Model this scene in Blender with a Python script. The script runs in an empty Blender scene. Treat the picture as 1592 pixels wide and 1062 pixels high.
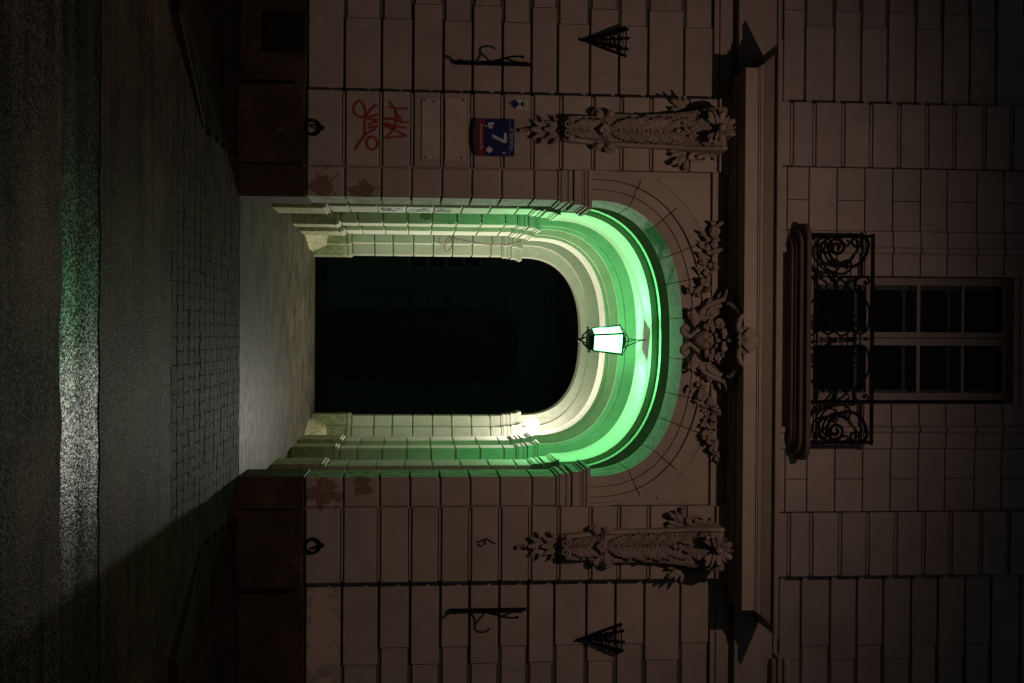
import bpy, bmesh, math, random
from mathutils import Vector, Matrix
random.seed(11)
SC = bpy.context.scene
COL = SC.collection
PI = math.pi

# ------------------------------------------------------------------ camera (portrait shot stored on its side)
F_PX, PITCH, YAW, ROLL = 1750.1, 0.0824, 0.0074, 0.0055
CAM = Vector((-0.045, -10.599, 1.665))
_fw = Vector((math.sin(YAW)*math.cos(PITCH), math.cos(YAW)*math.cos(PITCH), math.sin(PITCH)))
_rt = Vector((math.cos(YAW), -math.sin(YAW), 0))
_up = _rt.cross(_fw)
EX = math.cos(ROLL)*_up - math.sin(ROLL)*_rt          # picture's right = up in the street
EY = math.sin(ROLL)*_up + math.cos(ROLL)*_rt          # picture's down = right in the street
cd = bpy.data.cameras.new('camera'); cam = bpy.data.objects.new('camera', cd); COL.objects.link(cam)
cd.sensor_fit = 'HORIZONTAL'; cd.sensor_width = 36; cd.lens = F_PX/1592*36
cd.clip_start = .05; cd.clip_end = 300
mw = Matrix.Identity(4)
for i in range(3):
    mw[i][0] = EX[i]; mw[i][1] = -EY[i]; mw[i][2] = -_fw[i]; mw[i][3] = CAM[i]
cam.matrix_world = mw
SC.camera = cam

# ------------------------------------------------------------------ night sky, street light
W = bpy.data.worlds.new('World'); SC.world = W; W.use_nodes = True
nt = W.node_tree; bg = nt.nodes['Background']
bg.inputs['Color'].default_value = (.85, .92, 1.0, 1); bg.inputs['Strength'].default_value = .020
sl = bpy.data.lights.new('street_light', 'SPOT'); so = bpy.data.objects.new('street_light', sl); COL.objects.link(so)
so.location = (-.3, -4.9, 6.2)
so.rotation_euler = (Vector((-.3, 0, 0.3)) - so.location).to_track_quat('-Z', 'Y').to_euler()
sl.energy = 222; sl.color = (1, .66, .515); sl.spot_size = math.radians(138); sl.spot_blend = 1; sl.shadow_soft_size = .05
vs = SC.view_settings
vs.view_transform = 'Standard'; vs.look = 'None'; vs.exposure = 0; vs.gamma = 1; vs.use_curve_mapping = False
SC.render.engine = 'CYCLES'
SC.cycles.use_denoising = True
SC.cycles.max_bounces = 6
SC.cycles.sample_clamp_indirect = 4
SC.cycles.caustics_reflective = False; SC.cycles.caustics_refractive = False

# ------------------------------------------------------------------ helpers
def fp(px, py, Y=0.0):
    """point of the photograph -> point on the wall plane at depth Y"""
    v = _fw*F_PX + EX*(px-796) + EY*(py-531)
    return CAM + v*((Y-CAM.y)/v.y)

def link(o, parent=None):
    COL.objects.link(o)
    if parent: o.parent = parent
    return o

def tag(o, label=None, cat=None, group=None, kind=None):
    if label: o['label'] = label
    if cat: o['category'] = cat
    if group: o['group'] = group
    if kind: o['kind'] = kind
    return o

def thing(name, label, cat, loc=(0, 0, 0), group=None):
    o = bpy.data.objects.new(name, None); o.empty_display_size = .1; o.location = loc; COL.objects.link(o)
    return tag(o, label, cat, group)

def part_empty(name, parent):
    o = bpy.data.objects.new(name, None); o.empty_display_size = .1
    return link(o, parent)

def obj(name, bm, mat, parent=None, smooth=False):
    me = bpy.data.meshes.new(name)
    bmesh.ops.recalc_face_normals(bm, faces=bm.faces)
    bm.to_mesh(me); bm.free()
    if smooth:
        for p in me.polygons: p.use_smooth = True
    me.materials.append(mat)
    o = bpy.data.objects.new(name, me)
    link(o, parent)
    if parent is not None:
        o.matrix_parent_inverse = Matrix.Translation(-parent_world(parent))
    return o

def parent_world(p):
    v = Vector(p.location)
    if p.parent: v = v + parent_world(p.parent) if p.matrix_parent_inverse == Matrix.Identity(4) else v
    return v

def inst(name, me, mat4, parent):
    o = bpy.data.objects.new(name, me); link(o, parent)
    o.matrix_parent_inverse = Matrix.Translation(-parent_world(parent))
    o.matrix_basis = mat4
    return o

def NB(): return bmesh.new()

def box(bm, x0, x1, y0, y1, z0, z1):
    vs_ = [bm.verts.new((x, y, z)) for x in (x0, x1) for y in (y0, y1) for z in (z0, z1)]
    for f in ((0, 1, 3, 2), (4, 6, 7, 5), (0, 4, 5, 1), (2, 3, 7, 6), (0, 2, 6, 4), (1, 5, 7, 3)):
        bm.faces.new([vs_[i] for i in f])

def block(bm, x0, x1, yf, yb, z0, z1, c=.008, cy=None):
    """stone block whose face towards the street has chamfered edges"""
    if cy is None: cy = c
    a = [bm.verts.new(p) for p in ((x0+c, yf, z0+c), (x1-c, yf, z0+c), (x1-c, yf, z1-c), (x0+c, yf, z1-c))]
    b = [bm.verts.new(p) for p in ((x0, yf+cy, z0), (x1, yf+cy, z0), (x1, yf+cy, z1), (x0, yf+cy, z1))]
    d = [bm.verts.new(p) for p in ((x0, yb, z0), (x1, yb, z0), (x1, yb, z1), (x0, yb, z1))]
    bm.faces.new(a)
    for i in range(4):
        j = (i+1) % 4
        bm.faces.new((a[i], b[i], b[j], a[j])); bm.faces.new((b[i], d[i], d[j], b[j]))
    bm.faces.new(d[::-1])

def tube(bm, pts, r, n=6, closed=False, caps=True):
    pts = [Vector(p) for p in pts]; N = len(pts)
    rs = r if isinstance(r, (list, tuple)) else [r]*N
    rings = []; ref = None
    for i, p in enumerate(pts):
        if closed: t = pts[(i+1) % N] - pts[i-1]
        else: t = pts[min(i+1, N-1)] - pts[max(i-1, 0)]
        if t.length < 1e-9: t = Vector((0, 0, 1))
        t.normalize()
        if ref is None:
            ref = Vector((0, 1, 0)) if abs(t.y) < .9 else Vector((1, 0, 0))
        ref = (ref - t*ref.dot(t))
        if ref.length < 1e-6: ref = t.orthogonal()
        ref.normalize(); b = t.cross(ref)
        rings.append([bm.verts.new(p + (ref*math.cos(2*PI*k/n) + b*math.sin(2*PI*k/n))*rs[i]) for k in range(n)])
    M = N if closed else N-1
    for i in range(M):
        A, B = rings[i], rings[(i+1) % N]
        for k in range(n):
            bm.faces.new((A[k], A[(k+1) % n], B[(k+1) % n], B[k]))
    if caps and not closed:
        bm.faces.new(rings[0][::-1]); bm.faces.new(rings[-1])

def smooth_path(pts, n=5):
    """Catmull-Rom through the points"""
    pts = [Vector(p) for p in pts]; out = []
    for i in range(len(pts)-1):
        p0 = pts[max(i-1, 0)]; p1 = pts[i]; p2 = pts[i+1]; p3 = pts[min(i+2, len(pts)-1)]
        for k in range(n):
            t = k/n
            out.append(.5*((2*p1) + (p2-p0)*t + (2*p0-5*p1+4*p2-p3)*t*t + (3*p1-p0-3*p2+p3)*t**3))
    out.append(pts[-1])
    return out

def taper(N, r0, r1, r2=None):
    if r2 is None: return [r0+(r1-r0)*i/(N-1) for i in range(N)]
    return [(r0+(r1-r0)*2*i/(N-1)) if i < (N-1)/2 else (r1+(r2-r1)*(2*i/(N-1)-1)) for i in range(N)]

def blob(bm, c, rx, ry, rz, seg=8, rings=6):
    m = Matrix.Translation(c) @ Matrix.Diagonal((rx, ry, rz, 1))
    bmesh.ops.create_uvsphere(bm, u_segments=seg, v_segments=rings, radius=1, matrix=m)

def spiral(cx, cz, r0, r1, a0, turns, n=22):
    """points (x, z) of a spiral from radius r0 to r1"""
    return [(cx+(r0+(r1-r0)*i/n)*math.cos(a0+turns*2*PI*i/n), cz+(r0+(r1-r0)*i/n)*math.sin(a0+turns*2*PI*i/n)) for i in range(n+1)]

def leaf_bm(L=1.0, Wd=.45, lobes=4, arch=.25, curl=.25, thick=.12, n=14):
    """carved acanthus leaf: length along +X, width along Z, relief along -Y; closed down to Y=0"""
    bm = NB(); rows = []
    for i in range(n+1):
        t = i/n
        w = Wd*.5*(math.sin(PI*min(1, t*.93+.07))**.7)*(1-.25*t)
        s = (t*lobes) % 1.0
        w *= .62+.38*math.sin(PI*min(1, s*1.15)) if t < .93 else .7
        h = arch*math.sin(PI*t*.8)+(curl*max(0, t-.7)/.3)*.6+thick*.5
        x = L*t - (curl*.4*max(0, t-.75)/.25)
        row = []
        for k in (-1, -.55, -.12, 0, .12, .55, 1):
            dz = -.5*abs(k)*.22*arch*2
            groove = -.05*Wd if abs(k) == .12 else 0
            ridge = .05*Wd if abs(k) == .55 else 0
            row.append(((x - .12*L*abs(k)*w/(Wd*.5+1e-6)), -(max(.02, h+dz+groove+ridge)), k*w))
        rows.append(row)
    V = [[bm.verts.new(p) for p in r] for r in rows]
    B = [[bm.verts.new((r[0][0], 0, r[0][2])), bm.verts.new((r[-1][0], 0, r[-1][2]))] for r in rows]
    for i in range(n):
        for k in range(6): bm.faces.new((V[i][k], V[i][k+1], V[i+1][k+1], V[i+1][k]))
        bm.faces.new((V[i][0], V[i+1][0], B[i+1][0], B[i][0]))
        bm.faces.new((V[i][6], B[i][1], B[i+1][1], V[i+1][6]))
    bm.faces.new(V[0]+[B[0][1], B[0][0]]); bm.faces.new(V[n]+[B[n][1], B[n][0]])
    return bm

def petal_bm(L=1.0, Wd=.46, n=10):
    bm = NB(); rows = []
    for i in range(n+1):
        t = i/n; w = Wd*.5*(.45+.75*math.sin(PI*min(1, t*.62)))*math.sqrt(max(0, 1-t**6)); w = max(w, .03)
        h = .10+.16*math.sin(PI*t*.85)+.10*t*t
        rows.append([(L*t, -max(.03, h*(1-.45*k*k)-(.05 if abs(k) < .1 else 0)), k*w) for k in (-1, -.5, 0, .5, 1)])
    V = [[bm.verts.new(p) for p in r_] for r_ in rows]; B = [[bm.verts.new((r_[0][0], 0, r_[0][2])), bm.verts.new((r_[-1][0], 0, r_[-1][2]))] for r_ in rows]
    for i in range(n):
        for k in range(4): bm.faces.new((V[i][k], V[i][k+1], V[i+1][k+1], V[i+1][k]))
        bm.faces.new((V[i][0], V[i+1][0], B[i+1][0], B[i][0])); bm.faces.new((V[i][4], B[i][1], B[i+1][1], V[i+1][4]))
    bm.faces.new(V[0]+[B[0][1], B[0][0]]); bm.faces.new(V[n]+[B[n][1], B[n][0]])
    return bm

def mesh_of(name, bm, mat, smooth=False):
    me = bpy.data.meshes.new(name); bmesh.ops.recalc_face_normals(bm, faces=bm.faces); bm.to_mesh(me); bm.free()
    if smooth:
        for p in me.polygons: p.use_smooth = True
    me.materials.append(mat)
    return me

def place(x, y, z, ang, s=1.0, tilt=0.0, roll=0.0, sw=1.0):
    """leaf matrix: ang from +X towards +Z in the wall plane, tilt lifts the tip off the wall"""
    return (Matrix.Translation((x, y, z)) @ Matrix.Rotation(-ang, 4, 'Y') @ Matrix.Rotation(-tilt, 4, 'Z')
            @ Matrix.Rotation(roll, 4, 'X') @ Matrix.Diagonal((s, s, s*sw, 1)))

def se_curve(w, zi, zc, n=2.5, N=40):
    """arch intrados: superellipse from right springing over the crown to the left"""
    out = []
    for i in range(N+1):
        a = PI*i/N; c, s = math.cos(a), math.sin(a)
        out.append((w*math.copysign(abs(c)**(2/n), c), zi+(zc-zi)*abs(s)**(2/n)))
    return out

def resample(c, N):
    L = [0]
    for i in range(len(c)-1): L.append(L[-1]+math.hypot(c[i+1][0]-c[i][0], c[i+1][1]-c[i][1]))
    out = []; k = 0
    for i in range(N+1):
        t = L[-1]*i/N
        while k < len(c)-2 and L[k+1] < t: k += 1
        f = (t-L[k])/max(1e-9, L[k+1]-L[k]); out.append((c[k][0]+(c[k+1][0]-c[k][0])*f, c[k][1]+(c[k+1][1]-c[k][1])*f))
    return out

def offset_curve(c, d):
    out = []
    for i, (x, z) in enumerate(c):
        a = c[max(i-1, 0)]; b = c[min(i+1, len(c)-1)]
        tx, tz = b[0]-a[0], b[1]-a[1]
        if i == 0 or i == len(c)-1: tx, tz = 0, (1 if i == 0 else -1)
        l = math.hypot(tx, tz)
        out.append((x+tz/l*d, z-tx/l*d))
    return out

def ring(bm, curve, X1, Z1, y0, y1):
    """wall plate pierced by an arched opening: from the curve out to the box |x|<X1, z<Z1"""
    N = len(curve)-1; zi = curve[0][1]; outer = []
    cz = zi; cx = 0
    for i, (x, z) in enumerate(curve):
        dx, dz = x-cx, z-cz
        if i == 0: outer.append((X1, zi)); continue
        if i == N: outer.append((-X1, zi)); continue
        k = min(X1/abs(dx) if abs(dx) > 1e-6 else 1e9, (Z1-cz)/dz if dz > 1e-6 else 1e9)
        outer.append((cx+dx*k, cz+dz*k))
    # put the two corners on the nearest samples
    for sx in (1, -1):
        i = min(range(N+1), key=lambda j: math.hypot(outer[j][0]-sx*X1, outer[j][1]-Z1)); outer[i] = (sx*X1, Z1)
    VI = [[bm.verts.new((x, y, z)) for (x, z) in curve] for y in (y0, y1)]
    VO = [[bm.verts.new((x, y, z)) for (x, z) in outer] for y in (y0, y1)]
    for i in range(N):
        bm.faces.new((VI[0][i], VI[0][i+1], VO[0][i+1], VO[0][i]))
        bm.faces.new((VI[1][i], VO[1][i], VO[1][i+1], VI[1][i+1]))
        bm.faces.new((VI[0][i], VI[1][i], VI[1][i+1], VI[0][i+1]))
        bm.faces.new((VO[0][i], VO[0][i+1], VO[1][i+1], VO[1][i]))
    for i in (0, N):
        bm.faces.new((VI[0][i], VO[0][i], VO[1][i], VI[1][i]))

def band(bm, c0, c1, i0, i1, y0, y1):
    """solid between two parallel curves, samples i0..i1"""
    A = [[bm.verts.new((c[i][0], y, c[i][1])) for i in range(i0, i1+1)] for c in (c0, c1) for y in (y0, y1)]
    a0, a1, b0, b1 = A
    for i in range(i1-i0):
        bm.faces.new((a0[i], a0[i+1], b0[i+1], b0[i])); bm.faces.new((a1[i], b1[i], b1[i+1], a1[i+1]))
        bm.faces.new((a0[i], a1[i], a1[i+1], a0[i+1])); bm.faces.new((b0[i], b0[i+1], b1[i+1], b1[i]))
    for i in (0, i1-i0): bm.faces.new((a0[i], b0[i], b1[i], a1[i]))

def prism(bm, poly, y0, y1):
    """polygon in the (x, z) plane pushed from y0 to y1"""
    A = [bm.verts.new((x, y0, z)) for x, z in poly]; B = [bm.verts.new((x, y1, z)) for x, z in poly]
    bm.faces.new(A); bm.faces.new(B[::-1])
    for i in range(len(poly)):
        j = (i+1) % len(poly); bm.faces.new((A[i], B[i], B[j], A[j]))

def slab(bm, poly, z0, z1):
    """polygon in the (x, y) plane pushed from z0 to z1; z may be functions"""
    f0 = z0 if callable(z0) else (lambda x, y: z0); f1 = z1 if callable(z1) else (lambda x, y: z1)
    A = [bm.verts.new((x, y, f0(x, y))) for x, y in poly]; B = [bm.verts.new((x, y, f1(x, y))) for x, y in poly]
    bm.faces.new(A[::-1]); bm.faces.new(B)
    for i in range(len(poly)):
        j = (i+1) % len(poly); bm.faces.new((A[i], A[j], B[j], B[i]))

# ------------------------------------------------------------------ materials
class NT:
    def __init__(s, name):
        s.m = bpy.data.materials.new(name); s.m.use_nodes = True; s.t = s.m.node_tree; s.b = s.t.nodes['Principled BSDF']
    def n(s, typ, **kw):
        o = s.t.nodes.new('ShaderNode'+typ)
        for k, v in kw.items(): setattr(o, k, v)
        return o
    def l(s, a, b): s.t.links.new(a, b)
    def pos(s): return s.n('NewGeometry').outputs['Position']
    def noise(s, scale, detail=4, rough=.55, vec=None, dist=0):
        o = s.n('TexNoise'); o.inputs['Scale'].default_value = scale; o.inputs['Detail'].default_value = detail
        o.inputs['Roughness'].default_value = rough; o.inputs['Distortion'].default_value = dist
        s.l(vec if vec else s.pos(), o.inputs['Vector']); return o.outputs['Fac']
    def ramp(s, fac, stops):
        o = s.n('ValToRGB'); e = o.color_ramp.elements
        while len(e) < len(stops): e.new(.5)
        for i, (p, c) in enumerate(stops):
            e[i].position = p; e[i].color = (c, c, c, 1) if isinstance(c, (int, float)) else (*c, 1)
        s.l(fac, o.inputs['Fac']); return o.outputs['Color']
    def mix(s, fac, a, b, mode='MIX'):
        o = s.n('Mix', data_type='RGBA', blend_type=mode)
        for v, i in ((fac, 0), (a, 6), (b, 7)):
            if isinstance(v, (int, float)): o.inputs[i].default_value = v
            elif isinstance(v, tuple): o.inputs[i].default_value = (*v, 1)
            else: s.l(v, o.inputs[i])
        return o.outputs[2]
    def math(s, op, a, b=None, clamp=False):
        o = s.n('Math', operation=op, use_clamp=clamp)
        for i, v in enumerate((a, b)):
            if v is None: continue
            if isinstance(v, (int, float)): o.inputs[i].default_value = v
            else: s.l(v, o.inputs[i])
        return o.outputs[0]
    def bump(s, h, strength=.3, dist=.01):
        o = s.n('Bump'); o.inputs['Strength'].default_value = strength; o.inputs['Distance'].default_value = dist
        s.l(h, o.inputs['Height']); s.l(o.outputs['Normal'], s.b.inputs['Normal'])
    def patches(s, lst, grain=7.0):
        """blotches at given places: (x, y, z, rx, ry, rz), outline broken by noise; returns 0..1"""
        tot = None; nz = s.noise(grain, 5, .6)
        for (x, y, z, rx, ry, rz) in lst:
            v = s.n('VectorMath', operation='SUBTRACT'); s.l(s.pos(), v.inputs[0]); v.inputs[1].default_value = (x, y, z)
            w = s.n('VectorMath', operation='DIVIDE'); s.l(v.outputs[0], w.inputs[0]); w.inputs[1].default_value = (rx, ry, rz)
            d = s.n('VectorMath', operation='LENGTH'); s.l(w.outputs[0], d.inputs[0])
            k = s.math('SUBTRACT', 1.35, d.outputs['Value'])
            tot = k if tot is None else s.math('MAXIMUM', tot, k)
        f = s.math('ADD', tot, s.math('MULTIPLY', s.math('SUBTRACT', nz, .5), 3.3))
        return s.math('MULTIPLY', s.math('SUBTRACT', f, .33), 9, True)
    def done(s, color=None, rough=.8, metal=0, spec=.3):
        if color is not None:
            if isinstance(color, tuple): s.b.inputs['Base Color'].default_value = (*color, 1)
            else: s.l(color, s.b.inputs['Base Color'])
        if isinstance(rough, (int, float)): s.b.inputs['Roughness'].default_value = rough
        else: s.l(rough, s.b.inputs['Roughness'])
        s.b.inputs['Metallic'].default_value = metal; s.b.inputs['Specular IOR Level'].default_value = spec
        return s.m

def plaster(name, base, dark, patch=(), patch_col=(.10, .065, .045), pale=(), pale_col=(.5, .42, .33), algae=False, reveal=False, carve=False):
    m = NT(name)
    big = m.noise(1.3, 5, .6); mid = m.noise(9, 5, .65); fine = m.noise(140, 3, .6)
    c = m.mix(m.ramp(big, [(.35, 0), (.7, 1)]), base, dark)
    c = m.mix(m.math('MULTIPLY', m.ramp(mid, [(.45, 0), (.75, 1)]), .35), c, tuple(v*.72 for v in base))
    oi = m.n('ObjectInfo').outputs['Random']
    c = m.mix(m.math('MULTIPLY', oi, .36), c, tuple(v*.62 for v in base))
    # thin rain streaks running down the stone
    mp = m.n('Mapping'); mp.inputs['Scale'].default_value = (22, 22, 1.1); m.l(m.pos(), mp.inputs['Vector'])
    st = m.noise(1, 4, .6, mp.outputs['Vector'])
    c = m.mix(m.math('MULTIPLY', m.ramp(st, [(.56, 0), (.74, 1)]), .30), c, tuple(v*.5 for v in base))
    # soft damp mottling and small chipped spots
    c = m.mix(m.math('MULTIPLY', m.ramp(m.noise(3.4, 7, .7), [(.47, 0), (.66, 1)]), .34), c, tuple(v*.55 for v in base))
    c = m.mix(m.math('MULTIPLY', m.ramp(m.noise(26, 3, .6), [(.715, 0), (.735, 1)]), .6), c, tuple(v*.3 for v in base))
    if pale: c = m.mix(m.patches(pale, 5), c, pale_col)
    if patch: c = m.mix(m.patches(patch, 11), c, m.mix(m.noise(25, 4), patch_col, tuple(v*2.1 for v in patch_col)))
    if reveal:                                            # grimy, scraped plaster in the depth of the gateway
        sp = m.n('SeparateXYZ'); m.l(m.pos(), sp.inputs[0])
        f = m.math('MULTIPLY', m.math('MULTIPLY', m.math('SUBTRACT', sp.outputs['Y'], .03), 20, True), m.math('SUBTRACT', 1, m.math('MULTIPLY', m.math('SUBTRACT', sp.outputs['Y'], .50), 30, True)))
        f = m.math('MULTIPLY', f, m.math('LESS_THAN', m.math('ABSOLUTE', sp.outputs['X']), 1.335))
        mp2 = m.n('Mapping'); mp2.inputs['Scale'].default_value = (9, 3, 3); m.l(m.pos(), mp2.inputs['Vector'])
        g2 = m.mix(m.ramp(m.noise(2.2, 7, .75, mp2.outputs['Vector']), [(.38, 0), (.64, 1)]), (.10, .105, .06), (.44, .42, .33))
        c = m.mix(m.math('MULTIPLY', f, .85), c, g2)
    if algae:
        sep = m.n('SeparateXYZ'); m.l(m.pos(), sep.inputs[0])
        hgt = m.math('SUBTRACT', .75, sep.outputs['Z'])
        f = m.math('MULTIPLY', m.math('ADD', m.math('MULTIPLY', hgt, .9), m.math('SUBTRACT', m.noise(6, 6, .65), .55)), 4, True)
        c = m.mix(m.math('MULTIPLY', f, .75), c, m.mix(m.ramp(m.noise(14, 5, .6), [(.4, 0), (.6, 1)]), (.14, .13, .06), (.30, .27, .13)))
    if carve: m.bump(m.math('ADD', m.noise(38, 3, .6), m.math('MULTIPLY', m.noise(85, 3, .6), .5)), .75, .022)
    else: m.bump(m.math('ADD', m.math('MULTIPLY', fine, .35), m.math('MULTIPLY', mid, .8)), .35, .006)
    return m.done(c, .88, 0, .2)

def flat(name, col, rough=.6, metal=0, spec=.3, var=.25, scale=30):
    m = NT(name)
    c = m.mix(m.math('MULTIPLY', m.noise(scale, 4), var*2), col, tuple(v*.5 for v in col))
    return m.done(c, rough, metal, spec)

M_STONE = plaster('facade_plaster', (.47, .405, .345), (.40, .34, .29),
    patch=[(-1.36, 0, 1.13, .09, .3, .13), (1.40, 0, 1.15, .10, .3, .09), (-1.40, 0, .76, .13, .3, .13), (1.47, 0, .78, .13, .3, .16), (-1.31, .3, 1.16, .03, .12, .12)],
    pale=[(2.75, .07, .78, .42, .2, .17)], pale_col=(.55, .46, .36), patch_col=(.15, .105, .075), reveal=True)
M_UP = plaster('upper_plaster', (.43, .375, .335), (.36, .31, .28))
M_ORN = plaster('carved_stone', (.42, .355, .295), (.28, .235, .195), carve=True)
M_PASS = plaster('passage_plaster', (.46, .44, .35), (.40, .385, .305), patch=[(-1.6, 4.4, 1.75, .05, .2, .07)], patch_col=(.12, .11, .06), algae=True)
M_PATCH = plaster('pale_repair_plaster', (.56, .485, .415), (.50, .43, .365))
M_BAY = plaster('low_bounce_plaster', (.15, .145, .12), (.11, .105, .085))  # base colour darkened to hold down light bouncing in the bays and wall core
M_REPAINT = plaster('repainted_plaster', (.62, .62, .57), (.56, .56, .52))
m = NT('plinth_paint')
c = m.mix(m.ramp(m.noise(2.2, 6, .65), [(.35, 0), (.7, 1)]), (.026, .020, .013), (.080, .052, .028))
c = m.mix(m.ramp(m.noise(5.5, 6, .7), [(.60, 0), (.72, 1)]), c, (.15, .092, .050))
m.bump(m.noise(30, 5), .5, .01); M_PLINTH = m.done(c, .75)
M_IRON = flat('black_iron', (.006, .006, .006), .7, 0, .1)
M_LANT = flat('green_black_iron', (.012, .016, .012), .4, .4)
M_WOOD = flat('window_paint', (.30, .26, .235), .6)
M_ROOM = flat('dark_room', (.02, .02, .02), .9)
M_RED = flat('red_spray_paint', (.36, .055, .045), .6, var=.15)
M_BLACKP = flat('black_marker', (.015, .015, .014), .6)
M_BLUE = flat('sign_blue', (.012, .022, .12), .35, spec=.5, var=.1)
M_SRED = flat('sign_red', (.26, .015, .02), .35, spec=.5, var=.1)
M_WHITE = flat('sign_white', (.56, .55, .52), .4, var=.1)
M_GREY = flat('sign_hood_grey', (.06, .06, .055), .5)
M_CABLE = flat('red_brown_cable', (.16, .045, .025), .6)
M_RUST = flat('rusty_sheet', (.018, .012, .009), .7, .2, var=.4, scale=12)

def asphalt(name, base, dark, rough, spec, grain, bump, gdist=.006, lanes=0, track=False, glint=((.25, .04), (.62, .3), (.95, 1))):
    m = NT(name)
    v = m.n('TexVoronoi'); v.inputs['Scale'].default_value = grain; m.l(m.pos(), v.inputs['Vector'])
    sp = m.ramp(v.outputs['Color'], [(.2, 0), (.95, 1)])
    big = m.noise(1.1, 5, .6); strk = m.n('Mapping'); strk.inputs['Scale'].default_value = (.6, 9, 1); m.l(m.pos(), strk.inputs['Vector'])
    c = m.mix(sp, dark, base)
    c = m.mix(m.ramp(m.noise(1, 4, .6, strk.outputs['Vector']), [(.4, 0), (.65, .75)]), c, tuple(x*.55 for x in dark))
    c = m.mix(m.ramp(big, [(.45, 0), (.7, .5)]), c, tuple(x*1.5 for x in base))
    h = m.math('ADD', v.outputs['Distance'], m.math('MULTIPLY', m.noise(grain*.6, 3), .8))
    m.bump(h, bump, gdist)
    r = m.math('ADD', rough-.1, m.math('MULTIPLY', m.noise(grain*.8, 2), .2))
    if lanes:                                              # worn wheel tracks: smoother and rougher streaks along the street
        ln = m.n('Mapping'); ln.inputs['Scale'].default_value = (.12, 4.2, 1); m.l(m.pos(), ln.inputs['Vector'])
        r = m.math('ADD', r, m.math('MULTIPLY', m.math('SUBTRACT', m.noise(1.6, 3, .5, ln.outputs['Vector']), .5), lanes), True)
    # single stones catch the light: some polished, most dull
    gm = m.n('Mapping'); gm.inputs['Scale'].default_value = (grain*1.25, grain*.55, grain*.8); m.l(m.pos(), gm.inputs['Vector'])
    v2 = m.n('TexVoronoi'); v2.inputs['Scale'].default_value = 1; m.l(gm.outputs['Vector'], v2.inputs['Vector'])
    sb = m.n('SeparateColor'); m.l(v2.outputs['Color'], sb.inputs[0])
    sg_ = m.math('MULTIPLY', m.ramp(sb.outputs[0], glint), spec)
    if track:                                              # polished wheel track and its duller neighbours across the strip
        sy = m.n('SeparateXYZ'); m.l(m.pos(), sy.inputs[0])
        wob = m.math('MULTIPLY', m.math('SUBTRACT', m.noise(2.5, 4, .6), .5), .10)
        t = m.math('MULTIPLY', m.math('ADD', m.math('ADD', sy.outputs['Y'], 5.06), wob), 1/.78)
        sg_ = m.math('MULTIPLY', sg_, m.ramp(t, [(.0, .03), (.10, .55), (.20, 1), (.32, .95), (.42, .28), (.55, .2), (.70, .42), (.86, .36), (.95, .06)]))
    out = m.done(c, r, 0, spec); m.l(sg_, m.b.inputs['Specular IOR Level'])
    return out
M_ROAD = asphalt('road_asphalt', (.120, .086, .070), (.010, .008, .007), .66, .028, 85, .6, .005, glint=((.3, .25), (.8, .55), (.97, 1)))
M_GLOSS = asphalt('worn_gutter_asphalt', (.040, .038, .036), (.008, .008, .008), .36, .20, 85, .35, .004, .15, True)
M_LANE = asphalt('fine_asphalt', (.066, .046, .033), (.014, .010, .008), .58, .020, 90, .5, .004, glint=((.3, .35), (.85, .6), (.98, 1)))
M_WALK = asphalt('sidewalk_asphalt', (.032, .026, .021), (.012, .010, .008), .9, .0, 120, .4, .004)
M_YARD = asphalt('courtyard_ground', (.03, .03, .03), (.015, .015, .015), .8, .2, 60, .5)
m = NT('passage_concrete')
c = m.mix(m.ramp(m.noise(2.0, 6, .6), [(.35, 0), (.68, 1)]), (.068, .057, .040), (.022, .021, .015))
mp = m.n('Mapping'); mp.inputs['Scale'].default_value = (.8, 6, 1); m.l(m.pos(), mp.inputs['Vector'])
c = m.mix(m.ramp(m.noise(1.6, 5, .65, mp.outputs['Vector']), [(.52, 0), (.72, .6)]), c, (.09, .09, .07))
c = m.mix(m.ramp(m.noise(90, 2, .5), [(.66, 0), (.72, .5)]), c, (.05, .05, .045))
m.bump(m.noise(60, 4), .25, .004); M_FLOOR = m.done(c, m.math('ADD', .40, m.math('MULTIPLY', m.noise(8, 4), .3)), 0, .038)
m = NT('concrete_paver')
oi = m.n('ObjectInfo').outputs['Random']
c = m.mix(oi, (.036, .027, .020), (.018, .014, .010)); c = m.mix(m.math('MULTIPLY', m.noise(45, 4), .6), c, (.03, .026, .022))
m.bump(m.noise(120, 3), .5, .004); M_PAVER = m.done(c, m.math('ADD', .45, m.math('MULTIPLY', m.noise(25, 3), .35)), 0, .010)
M_SAND = flat('joint_sand', (.030, .026, .021), .95)
M_KERB = flat('kerb_concrete', (.028, .022, .017), .9, var=.4, scale=40)

def emit(name, col, strength, through=False):
    m = bpy.data.materials.new(name); m.use_nodes = True; t = m.node_tree; t.nodes.clear()
    o = t.nodes.new('ShaderNodeOutputMaterial'); e = t.nodes.new('ShaderNodeEmission')
    e.inputs['Color'].default_value = (*col, 1); e.inputs['Strength'].default_value = strength
    if through:
        a = t.nodes.new('ShaderNodeAddShader'); tr = t.nodes.new('ShaderNodeBsdfTransparent')
        t.links.new(e.outputs[0], a.inputs[0]); t.links.new(tr.outputs[0], a.inputs[1]); t.links.new(a.outputs[0], o.inputs[0])
    else: t.links.new(e.outputs[0], o.inputs[0])
    return m
GREEN = (.14, 1.0, .31); WHITE = (1.0, .95, .84)
M_PANE_LIT = emit('lit_lantern_glass', (.27, 1.0, .42), 2.6, True)
M_GLOBE = emit('lit_lamp_globe', (1, .97, .90), 95, True)
g = NT('window_glass')
tr = g.n('BsdfTransparent'); tr.inputs['Color'].default_value = (.75, .8, .8, 1); gl = g.n('BsdfGlossy'); gl.inputs['Roughness'].default_value = .03
lw = g.n('LayerWeight'); lw.inputs['Blend'].default_value = .25; mx = g.n('MixShader')
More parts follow.
